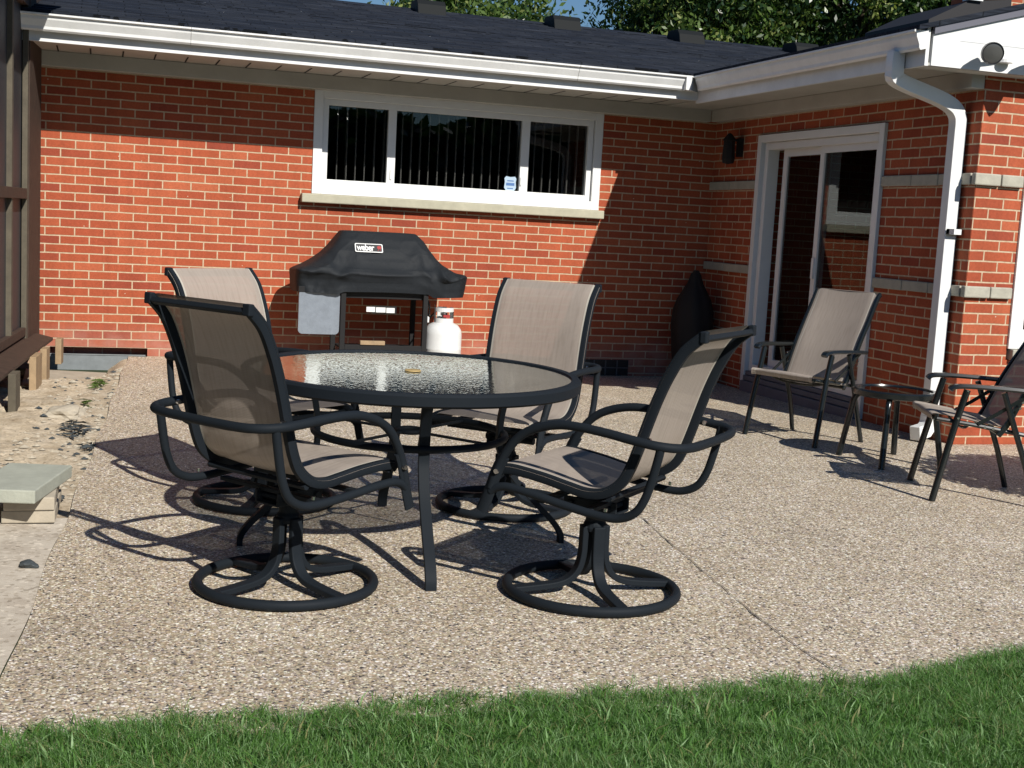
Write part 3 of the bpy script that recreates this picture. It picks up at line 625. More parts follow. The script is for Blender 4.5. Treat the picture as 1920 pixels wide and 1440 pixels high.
# house plant behind the wing window
leafG = leaf_mat('houseplant', (.08, .35, .06), .3)
pl_ = empty('potted_plant', (5.93, 7.16, .76), 0, 'green leafy potted plant standing inside the window at the right edge', 'plant')
b = MB(); b.lathe([(0, 0), (.06, 0), (.08, .12), (.075, .12), (.055, .01), (0, .01)]); b.build('pot', mat('pot', (.3, .12, .06), .7), pl_, smooth=True)
b = MB()
for i in range(26):
    a = i*2.4; l = .10+.08*((i*7) % 5)/5; z = .12+.12*((i*3) % 7)/7; dx, dy = math.cos(a), math.sin(a)*.6
    pts = smooth_path([(0, 0, .1), (dx*l*.5, dy*l*.5, z+.08), (dx*l, dy*l, z)], 5)
    b.sweep(pts, rect(.022, .002), up=(0, 0, 1))
b.build('foliage', leafG, pl_)
shelf = MB(); shelf.box((5.75, 7.08, .72), (7.8, 7.26, .755)); shelf.build('window_board', whiteTrim, fw)

# ------------------------------------------------------------------ screened porch at the left
porch = empty('screened_porch', (-.46-.20, 8.0, 0), R(-5.0), 'brown timber screened porch standing at the left of the patio', 'porch')
def pbox(name, m, boxes, bev=.003, parent=porch):
    b = MB()
    for a, c in boxes: b.box((a[0]+.46, a[1]-8, a[2]), (c[0]+.46, c[1]-8, c[2]))
    return b.build(name, m, parent, bevel=bev)
pbox('post', brownWood, [((-.58, 9.95, .22), (-.455, 10.55, 2.9))])
pbox('post', greyWood, [((-.50, 9.90, .24), (-.462, 9.945, 2.9))])
for y in (9.28, 7.05, 4.9, 2.6): pbox('post', greyWood if y > 8 else brownWood, [((-.53, y-.03, .30), (-.47, y+.03, 2.9))])
pbox('rail', brownWood, [((-.53, 1.0, 1.27), (-.462, 9.897, 1.345))])
pbox('rail', brownWood, [((-.53, 1.0, .28), (-.465, 9.897, .34))])
pbox('rail', brownWood, [((-.56, 1.0, 2.62), (-.458, 9.93, 2.9))])
scr = [(9.31, 9.90), (7.08, 9.25), (4.93, 7.02), (2.63, 4.87)]
for y0, y1 in scr:
    pbox('screen', screenM, [((-.512, y0, .34), (-.505, y1, 1.27))], 0); pbox('screen', screenM, [((-.512, y0, 1.345), (-.505, y1, 2.62))], 0)
pbox('wall', darkIn, [((-3.5, .9, .1), (-3.4, 10.5, 2.9)), ((-3.5, .8, .1), (-.54, .9, 2.9)), ((-3.4, .95, .15), (-.6, 10.4, .2))], 0)
b = MB(); b.prism([(-.54+.46, .255), (-.33+.46, .205), (-.33+.46, .228), (-.54+.46, .278)], 1, 1.0-8, 10.35-8); b.build('ledge', brownWood, porch, bevel=.003)
for (y0, y1, z0, x0, m) in ((10.36, 10.50, .02, -.27, tanWood), (9.62, 9.80, -.02, -.285, tanWood), (9.12, 9.42, -.03, -.29, tanWood), (8.2, 8.38, -.05, -.285, greyWood), (7.1, 7.25, -.05, -.285, greyWood)):
    pbox('skirt_board', m, [((x0-.045, y0, z0), (x0, y1, .215))])
pbox('beam', greyWood, [((-.60, 1.0, .06), (-.50, 10.3, .20))])
pbox('footing', white, [((-.42, 7.75, -.06), (-.33, 7.86, .13))])
b = MB(); b.prism([(-3.6+.46, 3.5), (-.17+.46, 2.90), (-.17+.46, 2.96), (-3.6+.46, 3.56)], 1, .5-8, 9.9-8); b.build('roof', shingleM, porch)

# ------------------------------------------------------------------ dining table
TC = (1.165, 4.79); TR = .655; TH = .693
tb = empty('patio_table', (TC[0], TC[1], 0), 0, 'round patio dining table with dark metal rim and pebbled glass top', 'table'); tb.rotation_euler.x = R(.62)
b = MB(); prof = [(TR-.040, TH-.006), (TR-.036, TH+.001), (TR-.008, TH+.001), (TR, TH-.008), (TR, TH-.040), (TR-.010, TH-.048), (TR-.034, TH-.048), (TR-.040, TH-.040), (TR-.040, TH-.006)]
b.lathe(prof, seg=96); b.build('rim', frameM, tb, smooth=True)
b = MB(); b.lathe([(.0, TH-.012), (TR-.037, TH-.012), (TR-.037, TH-.005), (.0, TH-.005)], seg=96); gl = b.build('glass_top', tglass, tb)
b = MB(); b.lathe([(.0, TH+.002), (.030, TH+.001), (.033, TH-.003), (.0, TH-.003)], seg=24); b.build('umbrella_plug', plugM, tb)
for an in (-95, -4, 86, 176):
    t = R(an); c, s = math.cos(t), math.sin(t)
    prof = [(.50, .655), (.435, .645), (.385, .60), (.365, .53), (.36, .45), (.365, .38), (.42, .28), (.52, .17), (.60, .09), (.635, .04), (.64, 0)]
    pts = smooth_path([(r*c, r*s, z) for r, z in prof], 10)
    b = MB(); b.sweep(pts, rect(.040, .022), up=(c, s, .35)); b.build('leg', frameM, tb, bevel=.004)
b = MB(); b.tube([(.372*math.cos(i*math.pi/32), .372*math.sin(i*math.pi/32), .45) for i in range(64)], .0145, 10, True); b.build('brace_ring', frameM, tb, smooth=True)
b = MB(); b.tube([(.05*math.cos(i*math.pi/12), .05*math.sin(i*math.pi/12), .455) for i in range(24)], .010, 8, True)
for a in (0, 90, 180, 270): b.tube([(.055*math.cos(R(a+40)), .055*math.sin(R(a+40)), .453), (.36*math.cos(R(a+40)), .36*math.sin(R(a+40)), .452)], .006, 6)
b.build('umbrella_holder', frameM, tb)
b = MB()
for a in (-95, -4, 86, 176): c, s = math.cos(R(a)), math.sin(R(a)); b.sweep([(.42*c, .42*s, .652), (.63*c, .63*s, .655)], rect(.035, .014), up=(0, 0, 1))
parts(b, 'top_bracket', frameM, tb)

# ------------------------------------------------------------------ swivel dining chair
PROF = [(-.44, .957), (-.379, .902), (-.333, .823), (-.299, .744), (-.272, .666), (-.24, .567), (-.215, .50), (-.186, .452), (-.134, .416), (-.07, .406), (.0, .417), (.095, .435), (.20, .448), (.243, .447), (.262, .436)]
def sling(prof, hw, sag=.012, off=.0):
    pts = smooth_path([(p[0], 0, p[1]) for p in prof], 6); n = len(pts); k = 15
    v = []; uvs = []; s = 0
    for i, p in enumerate(pts):
        if i: s += math.dist(p, pts[i-1])
        t = np.array(pts[min(i+1, n-1)])-np.array(pts[max(i-1, 0)]); nn = np.array([-t[2], 0, t[0]]); nn = nn/np.linalg.norm(nn)
        for j in range(k):
            u = -hw+2*hw*j/(k-1); e = 1-(u/hw)**2; q = np.array(p)+nn*(off-sag*e*math.sin(math.pi*i/(n-1))-(.010 if j in (0, k-1) else 0))
            v.append((q[0], u, q[2])); uvs.append((u*.235/hw, s))
    f = [(i*k+j, i*k+j+1, (i+1)*k+j+1, (i+1)*k+j) for i in range(n-1) for j in range(k-1)]
    return v, f, uvs
def build_sling(name, v, f, uvs, parent):
    me = bpy.data.meshes.new(name); me.from_pydata(v, [], f); me.materials.append(slingM)
    uvl = me.uv_layers.new(name='UVMap')
    for l in me.loops: uvl.data[l.index].uv = uvs[l.vertex_index]
    me.polygons.foreach_set('use_smooth', [True]*len(me.polygons)); me.update()
    o = bpy.data.objects.new(name, me); COL.objects.link(o); o.parent = parent; return o
def make_swivel():
    t = empty('swivel_chair')
    base = MB()
    RR = .298
    base.tube([(RR*math.cos(i*math.pi/36), RR*math.sin(i*math.pi/36), .0205) for i in range(72)], .0178, 12, True)
    base = base.build('base_ring', frameM, t, smooth=True)
    for a in (45, 135, 225, 315):
        c, s = math.cos(R(a)), math.sin(R(a))
        pr = [(.040, .245), (.040, .20), (.042, .14), (.055, .09), (.085, .055), (.13, .038), (.20, .030), (.29, .024)]
        pts = smooth_path([(r*c, r*s, z) for r, z in pr], 5)
        b = MB(); b.sweep(pts, rect(.042, .022), up=(c, s, .9)); b.build('spoke', frameM, base, bevel=.004)
    up = MB(); up.lathe([(0, .225), (.040, .225), (.043, .238), (.040, .252), (.034, .262), (.034, .30), (0, .30)], seg=20)
    up.box((-.10, -.055, .298), (.10, .055, .306)); up.box((-.10, -.058, .30), (.10, -.048, .345)); up.box((-.10, .048, .30), (.10, .058, .345))
    up.box((-.085, -.26, .338), (-.055, .26, .352)); up.box((.075, -.26, .352), (.105, .26, .366))
    for x in (-.07, .07):
        up.tube([(x, -.07, .322), (x, .07, .322)], .012, 8); 
    up.tube([(-.02, -.12, .315), (-.02, .12, .315)], .017, 8)
    up = up.build('swivel_plate', frameM, t, bevel=.002)
    rails = []
    for sgn in (1, -1):
        pts = smooth_path([(p[0], sgn*.238, p[1]) for p in PROF], 6)
        b = MB(); sec = [(-.011, -.02), (.011, -.02), (.014, -.012), (.014, .012), (.011, .02), (-.011, .02), (-.014, .012), (-.014, -.012)]
        sec = [(a_, b_) for a_, b_ in [(s_*.85, q_*.85) for s_, q_ in sec]]
        b.sweep(pts, [(x_, y_) for x_, y_ in sec], up=(1, 0, .35)); b.build('side_rail', frameM, t, smooth=True)
    v, f, uvs = sling(PROF[:-1], .251, .016, .0185); build_sling('sling', v, f, uvs, t)
    # top and front cross bars
    b = MB(); b.sweep([(-.437, -.236, .947), (-.437, .236, .947)], rect(.026, .018), up=(.5, 0, 1)); b.build('top_bar', frameM, t, bevel=.003)
    b = MB(); b.tube([(.235, -.236, .430), (.235, .236, .430)], .012, 8); b.tube([(-.15, -.24, .398), (-.15, .24, .398)], .011, 8); parts(b, 'cross_bar', frameM, t)
    # arms: one hoop that runs from the seat front over the arm rests and round behind the back
    half = [(.268, .285, .385), (.246, .285, .450), (.210, .288, .520), (.160, .29, .577), (.10, .292, .610), (.02, .294, .630), (-.06, .298, .632), (-.16, .302, .624), (-.25, .302, .612), (-.33, .292, .602), (-.385, .25, .596), (-.405, .18, .593)]
    full = half+[(-.410, .06, .592), (-.410, -.06, .592)]+[(x, -y, z) for x, y, z in reversed(half)]
    b = MB(); sec = [(.0165*math.cos(q), .0135*math.sin(q)) for q in np.linspace(0, 2*math.pi, 12, endpoint=False)]
    b.tube(smooth_path(full, 5), .0155, 12); b.build('arm_hoop', frameM, t, smooth=True)
    for sgn in (1, -1):
        b = MB(); sec = [(.011*math.cos(q), .0215*math.sin(q)) for q in np.linspace(0, 2*math.pi, 14, endpoint=False)]
        b.sweep(smooth_path([(.222, sgn*.286, .498), (.246, sgn*.285, .450), (.268, sgn*.285, .385), (.286, sgn*.285, .335), (.300, sgn*.285, .300)], 5), sec, up=(1, 0, .3)); b.build('arm_end', frameM, t, smooth=True)
    for sgn in (1, -1):
        low = [(.268, .372), (.245, .388), (.20, .396), (.109, .385), (.03, .371), (-.06, .357), (-.147, .347), (-.21, .350), (-.262, .375), (-.292, .42), (-.312, .48), (-.332, .565), (-.338, .602)]
        b = MB(); b.tube(smooth_path([(x, sgn*.285, z) for x, z in low], 5), .0145, 12); b.build('lower_rail', frameM, t, smooth=True)
        b = MB(); b.tube([(.240, sgn*.296, .447), (.240, sgn*.307, .447)], .009, 8); b.tube([(-.285, sgn*.252, .612), (-.285, sgn*.262, .612)], .008, 8); b.tube([(-.16, sgn*.285, .365), (-.16, sgn*.285, .375)], .006, 6); parts(b, 'bolt', steel, t)
    for sgn in (1, -1):
        b = MB(); b.box((-.452, sgn*.238-.016, .935), (-.430, sgn*.238+.016, .972)); b.build('end_cap', frameM, t, bevel=.004)
    return t
sw = make_swivel()
SWG = 'swivel sling chairs around the dining table'
chairs = [((.627, 4.269), 34.3, 3.2, 'near left chair at the round table, seen from behind with with its back in shade', 75),
          ((1.668, 4.055), 133.7, .3, 'near right chair at the round table, seen from its side in full view', 45),
          ((.716, 5.58), 308.2, 5.0, 'far left chair at the round table, mostly hidden behind the nearest chair', 20),
          ((1.765, 5.38), 225, 7.0, 'chair beyond the round table facing us, right of the gas cylinder', 0)]
def pose_swivel(o, c, yaw, tilt, label, baserot):
    o.location = (c[0], c[1], 0); o.rotation_euler = (0, 0, R(yaw)); tag(o, label, 'chair', SWG)
    for ch_ in o.children:
        nm = ch_.name.split('.')[0]
        if nm == 'base_ring': ch_.rotation_euler = (0, 0, R(baserot-yaw))
        else:
            # the rocker leans forward about the spring plate
            Mx = Matrix.Translation((0, 0, .35)) @ Matrix.Rotation(R(tilt), 4, 'Y') @ Matrix.Translation((0, 0, -.35))
            if nm == 'swivel_plate': Mx = Matrix.Identity(4)
            ch_.matrix_local = Mx
swcopies = [sw]+[copy_tree(sw) for _ in range(3)]
for o, a in zip(swcopies, chairs): pose_swivel(o, *a)

# ------------------------------------------------------------------ folding arm chairs and side table
def make_folding():
    t = empty('folding_chair')
    for sgn in (1, -1):
        y = sgn*.262
        b = MB(); b.tube(smooth_path([(.255, y+sgn*.012, 0), (.215, y+sgn*.008, .20), (.165, y, .43), (.13, y, .575)], 4), 0.0175, 12); b.build('leg', glossyBlack, t, smooth=True)
        b = MB(); b.tube(smooth_path([(-.25, y+sgn*.010, 0), (-.19, y, .20), (-.115, y, .40), (-.05, y, .572)], 4), 0.0150, 12); b.build('leg', glossyBlack, t, smooth=True)
        b = MB(); b.sweep(smooth_path([(.215, y, .570), (.19, y, .588), (.10, y, .594), (-.10, y, .590), (-.225, y, .584)], 4), [(.018, -.012), (.024, -.002), (.018, .011), (-.018, .011), (-.024, -.002), (-.018, -.012)], up=(0, 0, 1)); b.build('arm_rest', glossyBlack, t, smooth=True)
        b = MB(); b.tube([(.262, sgn*.238, .418), (.08, sgn*.238, .398), (-.18, sgn*.238, .362)], .0115, 8); b.build('seat_rail', glossyBlack, t, smooth=True)
        pr = [(-.045, .35), (-.09, .42), (-.155, .57), (-.21, .68), (-.262, .77), (-.31, .86), (-.352, .935), (-.375, .955)]
        b = MB(); b.sweep(smooth_path([(x, sgn*.240, z) for x, z in pr], 4), rect(.020, .028), up=(1, 0, .4)); b.build('back_rail', glossyBlack, t, bevel=.004)
        b = MB(); b.sweep([(-.20, sgn*.251, .585), (-.02, sgn*.251, .455), (.06, sgn*.251, .405)], rect(.006, .018), up=(0, 0, 1)); b.build('link_bar', glossyBlack, t)
        b = MB()
        for x, z in ((.165, .43), (.03, .392), (-.01, .388), (-.13, .50), (-.14, .53), (.13, .572)): b.tube([(x, sgn*.274, z), (x, sgn*.280, z)], .006, 8)
        parts(b, 'bolt', steel, t)
    b = MB(); b.tube([(-.365, -.24, .950), (-.365, .24, .950)], .012, 8); b.tube([(.262, -.238, .418), (.262, .238, .418)], .0115, 8); b.tube([(-.05, -.24, .36), (-.05, .24, .36)], .010, 8)
    b.tube(smooth_path([(.10, -.24, .40), (.10, -.12, .365), (.10, .12, .365), (.10, .24, .40)], 4), .008, 6); parts(b, 'cross_bar', glossyBlack, t)
    v, f, uvs = sling([(.272, .405), (.276, .425), (.262, .434), (.12, .415), (.0, .396), (-.10, .385)], .236, sag=.015); build_sling('seat_sling', v, f, uvs, t)
    v, f, uvs = sling([(-.355, .965), (-.345, .955), (-.30, .865), (-.252, .778), (-.20, .68), (-.148, .575), (-.086, .43), (-.07, .395)], .236, sag=.02); build_sling('back_sling', v, f, uvs, t)
    return t
fc = make_folding(); fc.location = (4.37, 7.18, gz(4.37, 7.18)); fc.rotation_euler = (0, 0, R(203)); tag(fc, 'folding armchair with taupe sling standing in front of the patio door', 'chair', 'folding armchairs by the wing wall')
fc2 = copy_tree(fc); fc2.location = (4.375, 5.50, 0); fc2.rotation_euler = (0, 0, R(156)); tag(fc2, 'folding armchair with taupe sling cut off by the right edge, beyond the side table', 'chair', 'folding armchairs by the wing wall')
fc2['label'] = 'folding armchair with dark legs at the right edge, below the wing window'
st = empty('side_table', (4.47, 6.37, 0), 0, 'small round black side table with smoked glass top between the folding chairs', 'table')
b = MB(); b.lathe([(.21, .425), (.215, .437), (.238, .437), (.246, .428), (.246, .402), (.236, .394), (.215, .394), (.21, .402), (.21, .425)], seg=56); b.build('rim', glossyBlack, st, smooth=True)
b = MB(); b.lathe([(0, .424), (.212, .424), (.212, .430), (0, .430)], seg=56); b.build('glass_top', smokeGlass, st)
for px, py in ((-.205, .225), (-.236, -.26), (.263, .32), (.20, -.235)):
    l = math.hypot(px, py); c, s = px/l, py/l
    b = MB(); b.tube(smooth_path([(c*.12, s*.12, .400), (c*.20, s*.20, .392), (c*.235, s*.235, .355), (c*.25, s*.25, .28), (c*.30, s*.30, 0)], 5), .018, 12); b.build('leg', glossyBlack, st, smooth=True)
b = MB(); b.tube([(-.13, .14, .40), (.13, -.14, .40)], .008, 6); b.tube([(-.13, -.14, .395), (.13, .14, .395)], .008, 6); parts(b, 'cross_bar', glossyBlack, st)

# ------------------------------------------------------------------ grill
GY = 10.22; gz0 = gz(2.2, 10.2)
gr_ = empty('gas_grill', (2.18, GY, gz0), 0, 'black gas grill cart standing against the brick wall below the window', 'grill')
def gb(name, m, boxes, bev=.003):
    b = MB()
    for a, c in boxes: b.box(a, c)
    return b.build(name, m, gr_, bevel=bev)
for x in (-.335, .335):
    for y in (-.22, .20): gb('leg', blackBag, [((x-.02, y-.02, .06), (x+.02, y+.02, .74))])
gb('bottom_shelf', blackBag, [((-.315, -.22, .20), (.315, .22, .215)), ((-.315, -.24, .17), (.315, -.221, .25))])
gb('firebox', blackBag, [((-.34, -.20, .62), (.34, .20, .86))])
gb('label_strip', white, [((-.145, -.218, .515), (-.075, -.214, .555)), ((-.068, -.218, .513), (.01, -.214, .553)), ((.017, -.218, .511), (.085, -.214, .551))], 0)
gb('back_panel', blackBag, [((-.10, -.2135, .505), (.10, -.21, .565))], 0)
gb('wood_block', tanWood, [((-.19, -.25, .252), (.01, -.21, .285))])
_b = MB()
def rrect0(x0, x1, z0, z1, r, n=5):
    P = []
    for cx, cz, a0 in ((x1-r, z1-r, 0), (x0+r, z1-r, 90), (x0+r, z0+r, 180), (x1-r, z0+r, 270)):
        for i in range(n+1): q = R(a0+90*i/n); P.append((cx+r*math.cos(q), cz+r*math.sin(q)))
    return P
_b.prism(rrect0(-.685, -.36, .325, .675, .035), 1, -.22, -.195); _b.build('side_table', greyPanel, gr_, bevel=.003)
gb('hinge', blackBag, [((-.69, -.225, .655), (-.64, -.19, .70))])
for x in (-.335, .335):
    b = MB(); b.tube([(x-.012, -.2, .06), (x+.012, -.2, .06)], .06, 18); b.build('caster', glossyBlack, gr_)
b = MB(); b.tube(smooth_path([(.37, -.16, .62), (.385, -.17, .55), (.38, -.15, .46), (.43, -.10, .50), (.50, -.02, .54)], 5), .007, 6); b.build('hose', glossyBlack, gr_)
b = MB()
for i in range(7): b.lathe([(0, 0), (.006, .004), (0, .009)], (.375, -.215, .60-.016*i), 8)
b.build('chain', steel, gr_)
b = MB(); b.lathe([(0, 0), (.012, 0), (.014, .04), (0, .05)], (.36, -.22, .445), 10); b.build('gauge', white, gr_)
# cloth cover over the grill: lofted cross sections with folds
def cover():
    levels = [  # z, halfwidth left, halfwidth right, front y, back y
        (1.150, .300, .270, -.02, .15), (1.146, .322, .285, -.045, .19), (1.09, .362, .345, -.095, .24), (1.02, .415, .39, -.145, .26), (.96, .475, .435, -.18, .27),
        (.91, .545, .485, -.205, .275), (.87, .615, .545, -.225, .28), (.84, .680, .615, -.24, .28), (.822, .712, .672, -.25, .28), (.805, .716, .688, -.256, .28), (.77, .712, .686, -.258, .28), (.735, .709, .682, -.258, .28), (.70, .704, .676, -.255, .28), (.668, .700, .668, -.250, .28)]
    fine = []
    for a_, b_ in zip(levels[:-1], levels[1:]):
        m_ = max(1, int(round(abs(a_[0]-b_[0])/.010)))
        for k in range(m_): fine.append(tuple(p+(q-p)*k/m_ for p, q in zip(a_, b_)))
    fine.append(levels[-1]); levels = fine
    v = []; K = 220
    for li, (z, hl, hr, yf, yb) in enumerate(levels):
        cyy = (yf+yb)/2; hy = (yb-yf)/2; t = sm((1.15-z)/.25)
        for k in range(K):
            a = 2*math.pi*k/K; c, s = math.cos(a), math.sin(a); e = 7.0
            hw = hr if c > 0 else hl
            x = hw*math.copysign(abs(c)**(2/e), c); y = cyy+hy*math.copysign(abs(s)**(2/e), s)
            # creases that run from the shoulders down into the skirt
            q = x*9+2.5*noise.noise((x*3, z*5, 1))+(z-.8)*(14 if x > 0 else -14)
            rid = 1-abs(math.sin(q))**.6
            q2 = x*6.3+(z-.8)*(-19 if x > .05 else 17)+3*noise.noise((x*2, z*4, 8)); rid = .6*rid+.6*(1-abs(math.sin(q2))**.7)
            amp = .050*math.exp(-((z-.835)/.06)**2)+.010*math.exp(-((z-.97)/.12)**2)+.004
            sag = .022*noise.noise((x*6, z*6, 3))+.012*noise.noise((x*17, z*13, 9))
            if s < 0: y += -rid*amp*1.3-sag*t
            zz = z+.008*noise.noise((x*4, y*4, 3))*t
            if .78 < z < .86 and s < 0: zz += .034*noise.noise((x*5+3, 0, 5))
            if z < .745: zz += (.004*math.sin(x*9+1) if s < 0 else 0)+(-.018 if abs(x) > .36 else .006)
            v.append((x, y, zz))
    f = [(j*K+i, j*K+(i+1) % K, (j+1)*K+(i+1) % K, (j+1)*K+i) for j in range(len(levels)-1) for i in range(K)]
    f.append(tuple(range(K)))
    b = MB(); b.add(v, f); return b
_n = coverM.node_tree; _p = _n.nodes['Principled BSDF']; _old = _p.inputs['Normal'].links[0].from_node
_tc = N(_n, 'ShaderNodeTexCoord'); _mp = N(_n, 'ShaderNodeMapping'); _mp.inputs['Scale'].default_value = (9, 9, 5); _mp.inputs['Rotation'].default_value = (0, .5, 0); _n.links.new(_tc.outputs['Object'], _mp.inputs[0])
_nz = N(_n, 'ShaderNodeTexNoise', i_Scale=1.0, i_Detail=4.0, i_Roughness=.5, i_Distortion=1.4); _n.links.new(_mp.outputs[0], _nz.inputs['Vector'])
_ab = N(_n, 'ShaderNodeMath', operation='SUBTRACT', i_1=.5); _n.links.new(_nz.outputs[0], _ab.inputs[0]); _a2 = N(_n, 'ShaderNodeMath', operation='ABSOLUTE'); _n.links.new(_ab.outputs[0], _a2.inputs[0])
_bp = N(_n, 'ShaderNodeBump', i_Strength=.22, i_Distance=.03); _n.links.new(_a2.outputs[0], _bp.inputs['Height']); _n.links.new(_old.outputs[0], _bp.inputs['Normal']); _n.links.new(_bp.outputs[0], _p.inputs['Normal'])
cv = cover(); c0 = empty('grill_cover', (2.18, GY, gz0), 0, 'black fabric cover draped over the gas grill, with a small white lettered patch', 'cover')
co = cv.build('cloth', coverM, c0, smooth=True); co.modifiers.new('s', 'SUBSURF').levels = 1; co.modifiers['s'].render_levels = 1
# printed patch on the cover
def text_mesh(body, size, name):
    cu = bpy.data.curves.new(name, 'FONT'); cu.body = body; cu.size = size; cu.extrude = .0006; cu.offset = size*.022; cu.align_x = 'CENTER'; cu.align_y = 'CENTER'; cu.space_character = .92
    o = bpy.data.objects.new(name, cu); COL.objects.link(o); bpy.context.view_layer.update()
    me = bpy.data.meshes.new_from_object(o.evaluated_get(bpy.context.evaluated_depsgraph_get())); bpy.data.objects.remove(o); return me
def rrect(w_, h_, r, n=5):
    P = []
    for cx, cz, a0 in ((w_/2-r, h_/2-r, 0), (-w_/2+r, h_/2-r, 90), (-w_/2+r, -h_/2+r, 180), (w_/2-r, -h_/2+r, 270)):
        for i in range(n+1): a = R(a0+90*i/n); P.append((cx+r*math.cos(a), cz+r*math.sin(a)))
    return P
pe = MB(); pe.prism(rrect(.225, .080, .012), 1, -.0015, .0); pe = pe.build('logo_patch', white, c0, loc=(-.135, -.168, 1.020)); pe.rotation_euler = (R(-33), 0, 0)
b = MB(); b.prism(rrect(.209, .064, .008), 1, -.0028, -.0016); b.build('patch_field', mat('patch_black', (.02, .02, .022), .6), pe)
tm = text_mesh('weber', .078, 'lettering'); tm.materials.append(white); lo = bpy.data.objects.new('lettering', tm); COL.objects.link(lo); lo.parent = pe; lo.location = (-.028, -.0042, -.001); lo.rotation_euler = (R(90), 0, 0); lo.scale = (.74, 1.05, 1)
b = MB(); b.prism([(.083+.018*math.cos(a), .006+.015*math.sin(a)) for a in np.linspace(0, 2*math.pi, 18, endpoint=False)], 1, -.0042, -.003)
b.prism([(.075, -.008), (.079, -.008), (.074, -.026), (.070, -.026)], 1, -.0042, -.003); b.prism([(.087, -.008), (.091, -.008), (.096, -.026), (.092, -.026)], 1, -.0042, -.003)
b.build('kettle_mark', redM, pe)
# gas cylinder
tk = empty('gas_cylinder', (2.690, 10.06, gz(2.7, 10.1)), 0, 'white gas cylinder standing at the right side of the covered grill', 'gas cylinder')
b = MB(); b.lathe([(0, .07), (.09, .07), (.13, .085), (.150, .12), (.153, .16), (.153, .235), (.1545, .24), (.153, .245), (.153, .36), (.146, .40), (.12, .435), (.08, .455), (0, .46)], seg=48); b.build('tank', tankM, tk, smooth=True)
b = MB(); b.lathe([(.105, .0), (.108, .0), (.112, .09), (.108, .09), (.105, .0)], seg=36); b.build('foot_ring', tankM, tk, smooth=True)
b = MB()
for a0, a1, z0, z1 in ((-205, 25, .545, .578), (-215, -165, .44, .578), (-15, 35, .44, .578), (-160, -20, .44, .492), (60, 120, .44, .578)):
    n_ = 16; v = []; f = []
    for i in range(n_+1):
        a = R(a0+(a1-a0)*i/n_)
        for r in (.075, .080):
            for z in (z0, z1): v.append((r*math.cos(a), r*math.sin(a), z))
    for i in range(n_):
        o = 4*i
        f += [(o, o+1, o+5, o+4), (o+2, o+6, o+7, o+3), (o, o+4, o+6, o+2), (o+1, o+3, o+7, o+5)]
    b.add(v, f)
b.build('collar', tankM, tk)
b = MB(); b.lathe([(0, .45), (.018, .45), (.018, .51), (.03, .515), (.03, .535), (0, .54)], seg=14); b.build('valve', steel, tk); b = MB(); b.box((-.02, -.065, .50), (.035, -.03, .52)); b.build('valve_tag', redM, tk)
# dark covered thing in the corner
bg_ = MB(); bg_.lathe([(0, 0), (.13, .0), (.145, .06), (.16, .20), (.178, .38), (.185, .52), (.178, .64), (.150, .74), (.105, .82), (.07, .88), (.045, .96), (.02, 1.0), (0, 1.0)], seg=36)
for i, p in enumerate(bg_.v):
    a = math.atan2(p[1], p[0]); k = 1+.05*math.sin(a*7+p[2]*4)+.04*noise.noise((p[0]*8, p[1]*8, p[2]*5)); bg_.v[i] = (p[0]*k, p[1]*k, p[2])
o = bg_.build('covered_smoker', blackBag, smooth=True, loc=(5.08, 10.36, gz(5.1, 10.3)))
tag(o, 'tall rounded object under a black cover standing in the dark corner of the walls', 'covered smoker')

# ------------------------------------------------------------------ pavers and stones
def slab(name, pts, z0, z1, m, label, cat, group=None):
    b = MB(); cx = sum(p[0] for p in pts)/len(pts); cy_ = sum(p[1] for p in pts)/len(pts)
    b.prism([(p[0]-cx, p[1]-cy_) for p in pts], 2, 0, z1-z0); o = b.build(name, m, bevel=.005, loc=(cx, cy_, z0)); return tag(o, label, cat, group)
def rpts(cx, cy_, w_, d_, a):
    c, s = math.cos(R(a)), math.sin(R(a)); return [(cx+x*c-y*s, cy_+x*s+y*c) for x, y in ((-w_/2, -d_/2), (w_/2, -d_/2), (w_/2, d_/2), (-w_/2, d_/2))]
PG = 'concrete pavers stacked by the patio edge'
slab('paver', rpts(-.245, 5.45, .20, .40, -2), .0, .052, concM, 'tan concrete paver at the bottom of the stack by the patio edge', 'paver', PG)
slab('paver', rpts(-.245, 5.44, .19, .40, -1), .053, .106, concM, 'tan concrete paver in the middle of the stack by the patio edge', 'paver', PG)
slab('paver', rpts(-.285, 5.40, .26, .52, -14), .107, .160, greenConc, 'greenish grey concrete paver lying askew on top of the stack', 'paver', PG)
slab('paver', rpts(-.54, 6.2, .24, .14, 4), -.02, .19, concM, 'upright tan block at the left edge behind the paver stack', 'block')
slab('concrete_slab', [(-.50, 9.35), (-.08, 9.28), (.02, 9.75), (.07, 10.12), (-.52, 10.3)], -.075, -.012, concM, 'pale concrete slab lying on the soil below the crawl space hatch', 'slab')
def rock(name, c, r, m, label, cat='rock', fl=.6, seed=0, group=None):
    import bmesh
    bm = bmesh.new(); bmesh.ops.create_icosphere(bm, subdivisions=3, radius=1)
    for v in bm.verts:
        k = 1+.45*noise.noise(v.co*1.1+Vector((seed, 0, 0)))+.12*noise.noise(v.co*4+Vector((0, seed, 0)))
        v.co = Vector((v.co.x*k*r*1.25, v.co.y*k*r, v.co.z*k*r*fl))
    me = bpy.data.meshes.new(name); bm.to_mesh(me); bm.free(); me.materials.append(m)
    o = bpy.data.objects.new(name, me); COL.objects.link(o); o.location = c; o.rotation_euler = (0, 0, seed*1.3)
    return tag(o, label, cat, group)
rock('rock', (-.218, 4.62, .006), .028, rockM, 'small dark stone on the pale strip below the paver stack', seed=2)
rock('rock', (-.19, 8.0, .005), .095, concM, 'large pale flat rock beside the porch boards', fl=.5, seed=5)
